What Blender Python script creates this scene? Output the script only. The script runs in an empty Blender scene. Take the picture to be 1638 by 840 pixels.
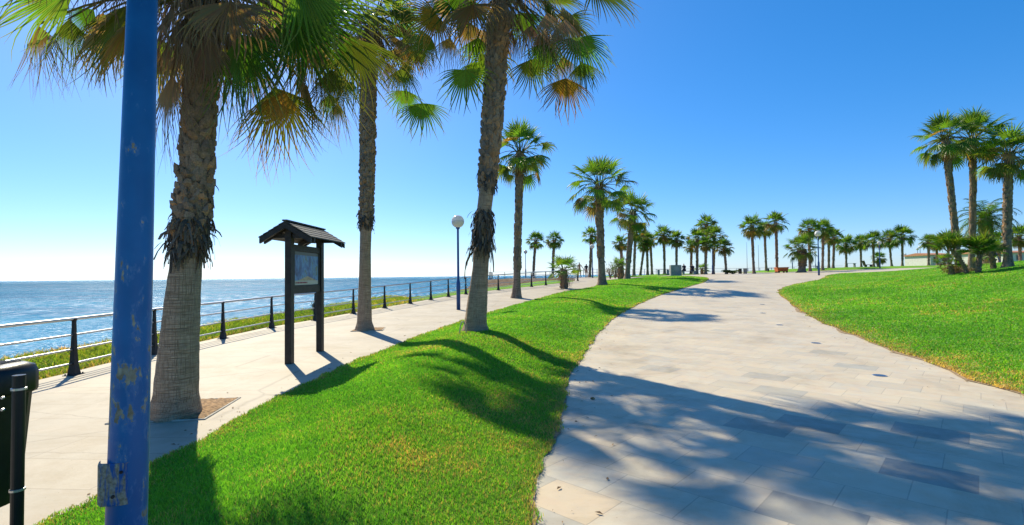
import bpy, bmesh, math, random
import numpy as np
from mathutils import Vector, Matrix, geometry, Quaternion
R = math.radians
random.seed(7)
S = bpy.context.scene
COL = S.collection

# ------------------------------------------------------------------ camera
F_PX, PW, PH = 800.0, 1638.0, 840.0
cam_d = bpy.data.cameras.new('camera'); cam = bpy.data.objects.new('camera', cam_d); COL.objects.link(cam)
cam_d.sensor_width = 36; cam_d.lens = F_PX / PW * 36
cam_d.clip_start = .05; cam_d.clip_end = 60000
EYE = Vector((0, 0, 1.65))
cam.matrix_world = Matrix.Translation(EYE) @ Matrix.Rotation(R(90 + 1.5), 4, 'X') @ Matrix.Rotation(R(-0.6), 4, 'Z')
S.camera = cam
CM = cam.matrix_world.to_3x3()

def ray(px, py):
    return (CM @ Vector(((px - PW / 2) / F_PX, -(py - PH / 2) / F_PX, -1))).normalized()
def at(px, py, Y):                       # photo direction -> point at real distance Y
    d = ray(px, py); return EYE + d * (Y / d.y)

# ------------------------------------------------------------------ helpers
def tag(o, label=None, cat=None, group=None, kind=None):
    if label: o['label'] = label
    if cat: o['category'] = cat
    if group: o['group'] = group
    if kind: o['kind'] = kind
    return o
def link(name, me, mat=None, parent=None, loc=None):
    o = bpy.data.objects.new(name, me); COL.objects.link(o)
    if mat and not me.materials:
        for m_ in (mat if isinstance(mat, (list, tuple)) else [mat]): me.materials.append(m_)
    if parent: o.parent = parent
    if loc is not None: o.location = loc
    return o
def empty(name, loc, rz=0):
    o = bpy.data.objects.new(name, None); COL.objects.link(o)
    o.location = loc; o.rotation_euler = (0, 0, rz); o.empty_display_size = .3
    return o
def copy_tree(o, parent=None):
    c = o.copy(); COL.objects.link(c)
    if parent: c.parent = parent
    for ch in [x for x in COL.objects if x.parent == o]:
        copy_tree(ch, c)
    return c
def smooth(t):
    t = np.clip(t, 0, 1); return t * t * (3 - 2 * t)

class MB:
    """collects faces with optional per-face colours; build() makes ONE mesh"""
    def __init__(s): s.v = []; s.f = []; s.c = []; s.cur = (1, 1, 1)
    def add(s, vs, fs, col=None):
        n = len(s.v); s.v += [tuple(p) for p in vs]
        for f in fs:
            s.f.append(tuple(i + n for i in f)); s.c.append(col or s.cur)
    def join(s, o, mi=1):
        n = len(s.v); s.mi = getattr(s, 'mi', None) or [0] * len(s.f)
        s.v += o.v; s.f += [tuple(i + n for i in f) for f in o.f]; s.c += o.c; s.mi += [mi] * len(o.f)
    def box(s, a, b, M=None, bev=0):
        x0, y0, z0 = a; x1, y1, z1 = b
        if bev:
            e = bev; vs = []
            for z, k in ((z0, e), (z0 + e, 0), (z1 - e, 0), (z1, e)):
                j = e if k == 0 else e * 1.6
                X0, X1, Y0, Y1 = x0 + k, x1 - k, y0 + k, y1 - k
                vs += [(X0 + e, Y0, z), (X1 - e, Y0, z), (X1, Y0 + e, z), (X1, Y1 - e, z), (X1 - e, Y1, z), (X0 + e, Y1, z), (X0, Y1 - e, z), (X0, Y0 + e, z)]
            fs = [tuple(range(7, -1, -1)), tuple(range(24, 32))]
            for k in range(3):
                for i in range(8):
                    fs.append((k * 8 + i, k * 8 + (i + 1) % 8, k * 8 + 8 + (i + 1) % 8, k * 8 + 8 + i))
        else:
            vs = [(x0, y0, z0), (x1, y0, z0), (x1, y1, z0), (x0, y1, z0), (x0, y0, z1), (x1, y0, z1), (x1, y1, z1), (x0, y1, z1)]
            fs = [(3, 2, 1, 0), (4, 5, 6, 7), (0, 1, 5, 4), (1, 2, 6, 5), (2, 3, 7, 6), (3, 0, 4, 7)]
        if M: vs = [M @ Vector(p) for p in vs]
        s.add(vs, fs)
    def tube(s, pts, rs, n=12, cap=True, rot=0):
        pts = [Vector(p) for p in pts]
        if not isinstance(rs, (list, tuple)): rs = [rs] * len(pts)
        vs = []; up = None
        for i, p in enumerate(pts):
            d = (pts[min(i + 1, len(pts) - 1)] - pts[max(i - 1, 0)]).normalized()
            if up is None:
                up = Vector((0, 1, 0)) if abs(d.y) < .9 else Vector((1, 0, 0))
            a = d.cross(up).normalized(); b = d.cross(a).normalized(); up = -b if False else up
            for k in range(n):
                t = 2 * math.pi * k / n + rot
                vs.append(p + (a * math.cos(t) + b * math.sin(t)) * rs[i])
        fs = []
        for i in range(len(pts) - 1):
            for k in range(n):
                fs.append((i * n + (k + 1) % n, i * n + k, (i + 1) * n + k, (i + 1) * n + (k + 1) % n))
        if cap:
            fs.append(tuple(range(n))); fs.append(tuple(range((len(pts) - 1) * n + n - 1, (len(pts) - 1) * n - 1, -1)))
        s.add(vs, fs)
    def lathe(s, prof, c=(0, 0, 0), n=24):
        vs = []; fs = []
        for r, z in prof:
            for k in range(n):
                t = 2 * math.pi * k / n
                vs.append((c[0] + r * math.cos(t), c[1] + r * math.sin(t), c[2] + z))
        for i in range(len(prof) - 1):
            for k in range(n):
                fs.append((i * n + k, i * n + (k + 1) % n, (i + 1) * n + (k + 1) % n, (i + 1) * n + k))
        fs.append(tuple(range(n - 1, -1, -1))); fs.append(tuple(range((len(prof) - 1) * n, len(prof) * n)))
        s.add(vs, fs)
    def mesh(s, name, smooth_=False, colors=False):
        me = bpy.data.meshes.new(name); me.from_pydata(s.v, [], s.f); me.update()
        if smooth_: me.polygons.foreach_set('use_smooth', [True] * len(me.polygons))
        if getattr(s, 'mi', None):
            me.polygons.foreach_set('material_index', s.mi); me.polygons.foreach_set('use_smooth', [k == 0 for k in s.mi]); colors = True
        if colors:
            a = me.attributes.new('Col', 'FLOAT_COLOR', 'FACE')
            arr = np.ones((len(s.f), 4), dtype=np.float32); arr[:, :3] = np.array(s.c, dtype=np.float32)
            a.data.foreach_set('color', arr.ravel())
        return me
    def build(s, name, mat, parent=None, loc=None, smooth_=False, colors=False):
        return link(name, s.mesh(name, smooth_, colors), mat, parent, loc)

# ------------------------------------------------------------------ materials
def mat_new(name):
    m = bpy.data.materials.new(name); m.use_nodes = True
    nt = m.node_tree; nt.nodes.clear()
    out = nt.nodes.new('ShaderNodeOutputMaterial')
    return m, nt, out
class NT:
    def __init__(s, nt): s.nt = nt
    def n(s, t, **kw):
        nd = s.nt.nodes.new(t)
        for k, v in kw.items():
            if k.startswith('i_'):
                key = k[2:].replace('_', ' ')
                nd.inputs[key].default_value = v
            else: setattr(nd, k, v)
        return nd
    def l(s, a, b): s.nt.links.new(a, b)
    def math(s, op, a, b=None, c=None, clamp=False):
        nd = s.nt.nodes.new('ShaderNodeMath'); nd.operation = op; nd.use_clamp = clamp
        for i, v in enumerate((a, b, c)):
            if v is None: continue
            if hasattr(v, 'is_linked'): s.l(v, nd.inputs[i])
            else: nd.inputs[i].default_value = v
        return nd.outputs[0]
    def noise(s, vec, scale, detail=4, rough=.55, dist=0):
        nd = s.nt.nodes.new('ShaderNodeTexNoise'); nd.inputs['Scale'].default_value = scale
        nd.inputs['Detail'].default_value = detail; nd.inputs['Roughness'].default_value = rough; nd.inputs['Distortion'].default_value = dist
        if vec is not None: s.l(vec, nd.inputs['Vector'])
        return nd.outputs['Fac']
    def ramp(s, fac, stops, interp='LINEAR'):
        nd = s.nt.nodes.new('ShaderNodeValToRGB'); nd.color_ramp.interpolation = interp
        e = nd.color_ramp.elements
        while len(e) < len(stops): e.new(0.5)
        for i, (p, c) in enumerate(stops):
            e[i].position = p; e[i].color = (*c, 1) if len(c) == 3 else c
        s.l(fac, nd.inputs[0]); return nd.outputs[0]
    def mix(s, fac, a, b, blend='MIX'):
        nd = s.nt.nodes.new('ShaderNodeMix'); nd.data_type = 'RGBA'; nd.blend_type = blend
        for sock, v in ((nd.inputs['Factor'], fac), (nd.inputs['A'], a), (nd.inputs['B'], b)):
            if hasattr(v, 'is_linked'): s.l(v, sock)
            elif isinstance(v, (int, float)): sock.default_value = v
            else: sock.default_value = (*v, 1) if len(v) == 3 else v
        for o in nd.outputs:
            if o.type == 'RGBA': return o
    def mapping(s, vec, scale=(1, 1, 1), rot=(0, 0, 0)):
        nd = s.nt.nodes.new('ShaderNodeMapping'); nd.inputs['Scale'].default_value = scale; nd.inputs['Rotation'].default_value = rot
        s.l(vec, nd.inputs['Vector']); return nd.outputs[0]
    def bump(s, h, strength=.5, dist=.02, normal=None):
        nd = s.nt.nodes.new('ShaderNodeBump'); nd.inputs['Strength'].default_value = strength; nd.inputs['Distance'].default_value = dist
        s.l(h, nd.inputs['Height'])
        if normal is not None: s.l(normal, nd.inputs['Normal'])
        return nd.outputs[0]
    def bsdf(s, color=None, rough=.6, metal=0, spec=.5, normal=None):
        nd = s.nt.nodes.new('ShaderNodeBsdfPrincipled')
        if color is not None:
            if hasattr(color, 'is_linked'): s.l(color, nd.inputs['Base Color'])
            else: nd.inputs['Base Color'].default_value = (*color, 1)
        if hasattr(rough, 'is_linked'): s.l(rough, nd.inputs['Roughness'])
        else: nd.inputs['Roughness'].default_value = rough
        nd.inputs['Metallic'].default_value = metal; nd.inputs['Specular IOR Level'].default_value = spec
        if normal is not None: s.l(normal, nd.inputs['Normal'])
        return nd
def std(name, color, rough=.6, metal=0, var=.15, scale=8, bump=.15, bscale=30, spec=.4, obj=True):
    m, nt, out = mat_new(name); N = NT(nt)
    tc = N.n('ShaderNodeTexCoord').outputs['Object']
    nz = N.noise(tc, scale, 5)
    dark = tuple(c * (1 - var * 1.6) for c in color); lite = tuple(min(1, c * (1 + var * 1.6)) for c in color)
    col = N.ramp(nz, [(.3, dark), (.7, lite)])
    b = N.bsdf(col, rough, metal, spec, N.bump(N.noise(tc, bscale, 4), bump, .01))
    N.l(b.outputs[0], out.inputs[0]); return m

def leaf_mat(name, trans=.45, boost=(1.5, 1.4, .5), rough=.45):
    m, nt, out = mat_new(name); N = NT(nt)
    at_ = N.n('ShaderNodeAttribute', attribute_name='Col').outputs['Color']
    b = N.bsdf(at_, rough, 0, .35)
    tr = N.n('ShaderNodeBsdfTranslucent'); N.l(N.mix(1.0, at_, boost, 'MULTIPLY'), tr.inputs[0])
    mx = N.n('ShaderNodeMixShader'); mx.inputs[0].default_value = trans
    N.l(b.outputs[0], mx.inputs[1]); N.l(tr.outputs[0], mx.inputs[2]); N.l(mx.outputs[0], out.inputs[0])
    return m
M = {}
M['leaf'] = leaf_mat('palm_leaf', .5, (1.7, 1.6, .7))
M['grass'] = leaf_mat('grass_blade', .45, (1.5, 1.5, .6), .55)
M['dead'] = leaf_mat('dead_leaf', .25, (1.2, 1.0, .8), .8)

def bark(name, ca, cb, fine=70, ring=26):
    m, nt, out = mat_new(name); N = NT(nt)
    tc = N.n('ShaderNodeTexCoord').outputs['Object']
    v1 = N.noise(N.mapping(tc, (1, 1, ring / 4)), 5, 5)            # horizontal rings
    v2 = N.noise(N.mapping(tc, (fine, fine, 2.2)), 1, 3)           # vertical cracks
    v3 = N.noise(N.mapping(tc, (4, 4, fine * .8)), 1, 3)
    cr = N.ramp(v2, [(.38, (0, 0, 0)), (.46, (1, 1, 1))])
    cr2 = N.ramp(v3, [(.36, (0, 0, 0)), (.46, (1, 1, 1))])
    f = N.math('MULTIPLY', cr, cr2)
    col = N.mix(f, tuple(c * .68 for c in ca), N.ramp(v1, [(.3, ca), (.7, cb)]))
    col = N.mix(N.math('MULTIPLY', N.noise(tc, 1.7, 3), .5), col, tuple(c * .7 for c in ca))
    h = N.math('ADD', N.math('MULTIPLY', f, .6), N.math('MULTIPLY', v1, .8))
    b = N.bsdf(col, .9, 0, .15, N.bump(h, .7, .012)); N.l(b.outputs[0], out.inputs[0]); return m
M['bark'] = bark('palm_bark', (.33, .225, .14), (.60, .44, .30), 150, 40)
M['bark_far'] = bark('palm_bark_rough', (.22, .155, .11), (.40, .29, .21), 26, 20)
def colattr(name, rough=.9, bump=.5, bs=60):
    m, nt, out = mat_new(name); N = NT(nt)
    tc = N.n('ShaderNodeTexCoord').outputs['Object']
    a = N.n('ShaderNodeAttribute', attribute_name='Col').outputs['Color']
    nz = N.noise(tc, bs, 4)
    col = N.mix(1.0, a, N.ramp(nz, [(.25, (.6, .6, .6)), (.75, (1.3, 1.3, 1.3))]), 'MULTIPLY')
    b = N.bsdf(col, rough, 0, .15, N.bump(nz, bump, .01)); N.l(b.outputs[0], out.inputs[0]); return m
M['boot'] = colattr('leaf_base_fibre')
M['steel'] = std('railing_steel', (.55, .55, .54), .32, .85, .06, 4, .05)
M['darkpost'] = std('dark_painted_iron', (.022, .02, .02), .5, .2, .3, 12, .2)
M['darkwood'] = std('dark_stained_timber', (.022, .018, .014), .55, 0, .35, 9, .4, 60)
M['roofwood'] = std('weathered_roof_boards', (.045, .045, .035), .6, 0, .4, 14, .5, 50)
M['bluepole'] = std('blue_pole_paint', (.008, .05, .22), .35, .1, .15, 5, .08)
M['bluefar'] = std('blue_lamp_paint', (.012, .07, .24), .4, .1, .15, 5, .08)
M['blackplastic'] = std('black_plastic', (.008, .008, .009), .38, 0, .2, 20, .1, 200)
M['stone'] = std('grey_stone', (.26, .27, .27), .8, 0, .2, 12, .4)
M['white'] = std('white_render', (.62, .6, .56), .85, 0, .08, 3, .1)
M['rooftile'] = std('orange_roof_tile', (.42, .19, .10), .8, 0, .2, 6, .6, 12)
M['glassdark'] = std('dark_window_glass', (.12, .07, .07), .15, 0, .1, 3, 0)
M['orange'] = std('orange_paint', (.55, .13, .025), .5, 0, .12, 6, .1)
M['straw'] = std('dry_straw_soil', (.28, .17, .08), .95, 0, .4, 25, .8, 60)
M['kerb'] = std('concrete_kerb', (.42, .38, .31), .85, 0, .12, 12, .3)
M['skin_tan'] = std('tanned_skin', (.42, .20, .12), .6, 0, .06, 5, .02)
M['cloth_dark'] = std('dark_cloth', (.02, .018, .025), .9, 0, .2, 9, .2)
M['cloth_olive'] = std('olive_cloth', (.05, .06, .035), .9, 0, .2, 9, .2)
M['cloth_beige'] = std('beige_cloth', (.4, .3, .2), .9, 0, .1, 9, .2)
M['hair'] = std('dark_hair', (.02, .012, .008), .7, 0, .2, 40, .3)
M['mast'] = std('grey_mast_paint', (.3, .31, .33), .5, .3, .1, 5, .05)
M['woodbench'] = std('bench_wood', (.12, .075, .045), .7, 0, .25, 9, .3)
M['disc'] = std('dark_glass_lens', (.03, .035, .08), .2, 0, .2, 9, 0)
M['hose'] = std('pale_hose', (.45, .36, .26), .6, 0, .1, 9, .1)

def near_blue():
    m, nt, out = mat_new('weathered_blue_paint'); N = NT(nt)
    tc = N.n('ShaderNodeTexCoord').outputs['Object']
    sp = N.n('ShaderNodeSeparateXYZ'); N.l(tc, sp.inputs[0])
    base = N.ramp(N.noise(tc, 3, 4), [(.3, (.003, .085, .25)), (.7, (.006, .15, .40))])
    # paint losses: blotches, more of them low down on the post
    n1 = N.noise(N.mapping(tc, (1, 1, .45)), 26, 5, .62)
    n2 = N.noise(N.mapping(tc, (1, 1, .5)), 5, 3, .5)
    low = N.math('MULTIPLY', N.math('SUBTRACT', 1.9, sp.outputs[2], clamp=True), .05)
    s = N.math('ADD', N.math('ADD', N.math('MULTIPLY', n1, .62), N.math('MULTIPLY', n2, .5)), low)
    fade = N.ramp(s, [(.62, (0, 0, 0)), (.68, (1, 1, 1))])
    chip = N.ramp(s, [(.675, (0, 0, 0)), (.69, (1, 1, 1))])
    c = N.mix(N.math('MULTIPLY', fade, .55), base, (.10, .22, .42))
    c = N.mix(chip, c, N.ramp(N.noise(tc, 40, 3), [(.35, (.22, .17, .10)), (.65, (.40, .36, .27))]))
    rr = N.math('ADD', N.math('MULTIPLY', chip, .45), .38)
    b = N.bsdf(c, rr, 0, .35, N.bump(N.math('SUBTRACT', 1, chip), .5, .002)); N.l(b.outputs[0], out.inputs[0]); return m
M['nearblue'] = near_blue()

def globe_mat():
    m, nt, out = mat_new('opal_globe'); N = NT(nt)
    tc = N.n('ShaderNodeTexCoord').outputs['Object']
    col = N.ramp(N.noise(tc, 6, 3), [(.3, (.74, .73, .69)), (.7, (.86, .85, .82))])
    b = N.bsdf(col, .22, 0, .5)
    tr = N.n('ShaderNodeBsdfTranslucent'); tr.inputs[0].default_value = (.85, .84, .8, 1)
    mx = N.n('ShaderNodeMixShader'); mx.inputs[0].default_value = .5
    N.l(b.outputs[0], mx.inputs[1]); N.l(tr.outputs[0], mx.inputs[2]); N.l(mx.outputs[0], out.inputs[0]); return m
M['globe'] = globe_mat()

# ------------------------------------------------------------------ terrain
_by = np.array([-50, 4, 10, 15, 20, 25, 30, 36, 42, 48, 55, 65, 80, 500.])
_bz = np.array([0, 0, .03, .10, .25, .50, .80, 1.13, 1.36, 1.45, 1.50, 1.54, 1.56, 1.56])
def base_xy(x, y):
    x = np.asarray(x, float); y = np.asarray(y, float)
    b = sum(np.interp(y + k, _by, _bz) for k in (-2, -1, 0, 1, 2)) / 5
    t = smooth((x - .25 * y) / 5.0)
    b = b * (.86 + .14 * t)
    b = b + .62 * smooth((x - 30) / 30) * smooth((y - 40) / 20)
    return b
def P(px, py, it=40):                    # where the photo ray meets the bare ground
    d = ray(px, py); lo = 0.5; t = lo; last = t
    while t < 400:
        p = EYE + d * t
        if p.z < float(base_xy(p.x, p.y)): break
        last = t; t *= 1.02
    a, b_ = last, t
    for _ in range(25):
        m_ = (a + b_) / 2; p = EYE + d * m_
        if p.z < float(base_xy(p.x, p.y)): b_ = m_
        else: a = m_
    p = EYE + d * b_; return (p.x, p.y)

MID = [(-2.8, -4), (-3.1, 2)] + [P(*q) for q in [(78, 838), (160, 798), (245, 743), (311, 713), (375, 676), (440, 641), (490, 618), (552, 588), (620, 560), (690, 532), (740, 515), (800, 496), (860, 479), (900, 468), (950, 459)]] \
    + [(7.5, 40.5), (10.5, 45.5), (13.3, 46.5), (15.6, 43.5), (15.7, 40.5)] \
    + [P(*q) for q in [(1127, 451), (1100, 459), (1060, 471), (1022, 486), (988, 505), (955, 534), (933, 564), (913, 592), (903, 622), (893, 662), (880, 700), (866, 742), (852, 780), (845, 805), (852, 838)]] + [(.05, 2), (-.1, -4)]
RGT = [(13, -4), (9.6, 3)] + [P(*q) for q in [(1690, 655), (1638, 632), (1590, 619), (1540, 602), (1480, 577), (1430, 560), (1380, 541), (1330, 522), (1285, 499), (1258, 480), (1247, 467), (1258, 459), (1282, 453), (1310, 448)]] \
    + [(29.5, 46), (35, 51), (42, 55), (52, 58), (70, 61), (130, 62), (130, -4)]
FAR = [(39, 76), (50, 71.5), (62, 70), (85, 70), (135, 71), (200, 90), (200, 170), (120, 134), (90, 117), (66, 103), (50, 97), (41, 90)]
FARL = [(10.5, 60), (15, 59.5), (21, 60.5), (24, 64), (25, 75), (28, 80), (33, 82.5), (32, 92), (22, 90), (13, 78), (10, 68)]
def resample(poly, step, rnd=0.0, seed=1, closed=True):
    """smooth the outline and add vertices"""
    P_ = np.array(poly, float); n = len(P_); out = []
    rs = np.random.RandomState(seed)
    for i in range(n):
        p0, p1, p2, p3 = P_[(i - 1) % n], P_[i], P_[(i + 1) % n], P_[(i + 2) % n]
        L = np.linalg.norm(p2 - p1); st = step * (1 + np.linalg.norm((p1 + p2) / 2) / 12); k = max(1, int(L / st))
        for j in range(k):
            t = j / k
            m0 = (p2 - p0) / max(1e-6, np.linalg.norm(p1 - p0) + L) * L; m1 = (p3 - p1) / max(1e-6, L + np.linalg.norm(p3 - p2)) * L
            q = (2*t**3-3*t**2+1)*p1 + (t**3-2*t**2+t)*m0 + (-2*t**3+3*t**2)*p2 + (t**3-t**2)*m1
            out.append(q + rs.uniform(-rnd, rnd, 2))
    return np.array(out)
MIDr = resample(MID, .10, .028); RGTr = resample(RGT, .2, .06); FARr = resample(FAR, 2.0, .1); FARLr = resample(FARL, .8, .05)

def sdist(pts, poly):                    # + inside
    pts = np.atleast_2d(np.asarray(pts, float)); out = np.empty(len(pts))
    A = poly; B = np.roll(poly, -1, axis=0); D = B - A; L2 = (D ** 2).sum(1) + 1e-12
    for s in range(0, len(pts), 20000):
        p = pts[s:s + 20000]
        w = p[:, None, :] - A[None]
        t = np.clip((w * D[None]).sum(2) / L2[None], 0, 1)
        d = np.sqrt((((w - t[..., None] * D[None])) ** 2).sum(2)).min(1)
        yy = p[:, 1][:, None]; xx = p[:, 0][:, None]
        c = ((A[None, :, 1] > yy) != (B[None, :, 1] > yy)) & (xx < D[None, :, 0] * (yy - A[None, :, 1]) / (np.where(np.abs(D[None, :, 1]) < 1e-12, 1e-12, D[None, :, 1])) + A[None, :, 0])
        ins = c.sum(1) % 2 == 1
        out[s:s + 20000] = np.where(ins, d, -d)
    return out
class Grid:
    def __init__(s, poly, st, x0, x1, y0, y1):
        s.x0, s.y0, s.st = x0, y0, st; xs = np.arange(x0, x1 + st, st); ys = np.arange(y0, y1 + st, st); s.nx, s.ny = len(xs), len(ys)
        X, Y = np.meshgrid(xs, ys); s.d = sdist(np.stack([X.ravel(), Y.ravel()], 1), poly).reshape(s.ny, s.nx)
    def __call__(s, p):
        fx = np.clip((p[:, 0] - s.x0) / s.st, 0, s.nx - 1.001); fy = np.clip((p[:, 1] - s.y0) / s.st, 0, s.ny - 1.001)
        i = fx.astype(int); j = fy.astype(int); a = fx - i; b = fy - j; d = s.d
        return (d[j, i] * (1 - a) * (1 - b) + d[j, i + 1] * a * (1 - b) + d[j + 1, i] * (1 - a) * b + d[j + 1, i + 1] * a * b)
def bumps(x, y, a=1.0):
    return a * (.5 * np.sin(x * 1.7 + .6 * y) * np.sin(y * .9 - .4 * x) + .3 * np.sin(x * .63 + 1.3) * np.sin(y * .41) + .2 * np.sin(3.1 * x + 2.3 * y))
def H_mid(x, y, d):
    amp = .30 - .17 * np.clip((np.asarray(y) - 14) / 20, 0, 1)
    return base_xy(x, y) + .02 + amp * smooth(d / 1.9) + .03 * bumps(x, y) * smooth(d / .8) + .025 * smooth((d - .4) / 1.5) * np.sin(np.asarray(y) * .55 + 1.2)
def H_rgt(x, y, d):
    b = base_xy(x, y); tgt = np.maximum(2.34 + .003 * np.asarray(y), b + .15)
    return b + .02 + .10 * smooth(d / .8) + smooth(d / 17) * (tgt - b) + .06 * bumps(x * .5, y * .5) * smooth(d / 3)
def H_far(x, y, d): return base_xy(x, y) + .03 + .28 * smooth(d / 4) + .35 * smooth((np.asarray(x) - 55) / 40) * smooth(d / 8)
def H_farl(x, y, d): return base_xy(x, y) + .03 + .10 * smooth(d / 2.5)
def H(x, y):
    for poly, fn in ((MIDr, H_mid), (RGTr, H_rgt), (FARr, H_far), (FARLr, H_farl)):
        d = sdist([(x, y)], poly)[0]
        if d > 0: return float(fn(x, y, d))
    return float(base_xy(x, y))

def sheet(name, poly, spacing, hf, mat, smooth_=True, **tg):
    """one gap-free sheet inside an outline"""
    poly = np.asarray(poly)
    x0, y0 = poly.min(0); x1, y1 = poly.max(0); rs = np.random.RandomState(3)
    pts = []
    y = y0
    while y < y1:
        st = spacing(y); xs = np.arange(x0, x1, st)
        row = np.stack([xs + rs.uniform(-.25, .25, len(xs)) * st, np.full(len(xs), y) + rs.uniform(-.25, .25, len(xs)) * st], 1)
        pts.append(row); y += st
    pts = np.concatenate(pts); d = sdist(pts, poly)
    st = np.array([spacing(v) for v in pts[:, 1]])
    pts = pts[d > st * .35]
    allp = np.concatenate([poly, pts]); nb = len(poly)
    v, e, f, *_ = geometry.delaunay_2d_cdt([Vector(p) for p in allp], [], [list(range(nb))], 1, 1e-5)
    V = np.array([(p.x, p.y) for p in v]); d = np.maximum(sdist(V, poly), 0)
    z = hf(V[:, 0], V[:, 1], d)
    me = bpy.data.meshes.new(name)
    fs = []
    for q in f:
        a, b, c = (V[i] for i in q[:3])
        cr = (b[0]-a[0])*(c[1]-a[1]) - (b[1]-a[1])*(c[0]-a[0])
        fs.append(q if cr > 0 else q[::-1])
    me.from_pydata([(V[i, 0], V[i, 1], z[i]) for i in range(len(V))], [], fs)
    if smooth_: me.polygons.foreach_set('use_smooth', [True] * len(me.polygons))
    o = link(name, me, mat); tag(o, kind='structure', **tg)
    return o

# ---- paving materials
TU, TV, TANG = .60, .46, R(-43)
def tile_id(x, y):
    u = x * math.cos(TANG) + y * math.sin(TANG); v = -x * math.sin(TANG) + y * math.cos(TANG)
    row = math.floor(v / TV); off = (row * .37 % 1) * TU
    return row, math.floor((u + off) / TU)
def plaza_mat():
    m, nt, out = mat_new('plaza_stone_paving'); N = NT(nt)
    tc = N.n('ShaderNodeTexCoord').outputs['Object']
    sp = N.n('ShaderNodeSeparateXYZ'); N.l(tc, sp.inputs[0]); x, y = sp.outputs[0], sp.outputs[1]
    c, s = math.cos(TANG), math.sin(TANG)
    u = N.math('ADD', N.math('MULTIPLY', x, c), N.math('MULTIPLY', y, s))
    v = N.math('ADD', N.math('MULTIPLY', x, -s), N.math('MULTIPLY', y, c))
    vr = N.math('DIVIDE', v, TV); row = N.math('FLOOR', vr)
    off = N.math('FRACT', N.math('ADD', N.math('MULTIPLY', row, .37), 100.0))
    uc = N.math('ADD', N.math('DIVIDE', u, TU), off); col_ = N.math('FLOOR', uc)
    fu = N.math('FRACT', N.math('ADD', uc, 1000)); fv = N.math('FRACT', N.math('ADD', vr, 1000))
    du = N.math('MULTIPLY', N.math('MINIMUM', fu, N.math('SUBTRACT', 1, fu)), TU)
    dv = N.math('MULTIPLY', N.math('MINIMUM', fv, N.math('SUBTRACT', 1, fv)), TV)
    dd = N.math('MINIMUM', du, dv)
    joint = N.math('LESS_THAN', dd, .0045)
    cb = N.n('ShaderNodeCombineXYZ'); N.l(row, cb.inputs[0]); N.l(col_, cb.inputs[1])
    wn = N.n('ShaderNodeTexWhiteNoise', noise_dimensions='3D'); N.l(cb.outputs[0], wn.inputs['Vector']); rid = wn.outputs['Value']
    tone = N.ramp(rid, [(0, (.50, .435, .315)), (.2, (.58, .495, .35)), (.45, (.55, .47, .335)), (.62, (.53, .475, .365)), (.8, (.61, .52, .37)), (.93, (.46, .42, .33)), (1, (.57, .455, .30))])
    vein = N.noise(N.mapping(tc, (1, 1, 1)), 3.2, 6, .6, 1.2)
    tone = N.mix(N.ramp(vein, [(.42, (0, 0, 0)), (.66, (.55, .55, .55))]), tone, (.58, .43, .28))
    tone = N.mix(N.math('MULTIPLY', N.noise(tc, 22, 4, .7), .32), tone, (.42, .38, .31))
    ident = N.math('ADD', N.math('MULTIPLY', row, 1000), col_)
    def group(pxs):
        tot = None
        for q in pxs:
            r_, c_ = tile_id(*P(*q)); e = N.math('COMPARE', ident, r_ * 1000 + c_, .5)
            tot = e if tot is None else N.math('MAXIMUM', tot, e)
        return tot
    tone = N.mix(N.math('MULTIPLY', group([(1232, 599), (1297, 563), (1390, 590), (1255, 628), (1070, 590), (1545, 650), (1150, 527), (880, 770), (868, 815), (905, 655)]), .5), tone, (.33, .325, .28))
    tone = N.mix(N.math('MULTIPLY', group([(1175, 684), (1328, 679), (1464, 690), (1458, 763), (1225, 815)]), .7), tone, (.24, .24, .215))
    tone = N.mix(N.math('MULTIPLY', joint, .5), tone, (.25, .22, .18))
    st = N.ramp(N.noise(tc, .7, 7, .72, .6), [(.32, (.78, .75, .70)), (.5, (1.0, .995, .98)), (.7, (1.06, 1.05, 1.02))])
    spk = N.ramp(N.noise(tc, 70, 2, .5), [(.70, (1, 1, 1)), (.76, (.62, .58, .52))]); tone = N.mix(1.0, tone, spk, 'MULTIPLY')
    tone = N.mix(1.0, tone, st, 'MULTIPLY')
    h = N.math('ADD', N.math('MULTIPLY', N.math('MINIMUM', dd, .006), 40), N.math('MULTIPLY', N.noise(tc, 45, 4), .12))
    b = N.bsdf(tone, N.ramp(N.noise(tc, 6, 3), [(.3, (.42,) * 3), (.7, (.68,) * 3)]), 0, .35, N.bump(h, .35, .01)); N.l(b.outputs[0], out.inputs[0]); return m
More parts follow.
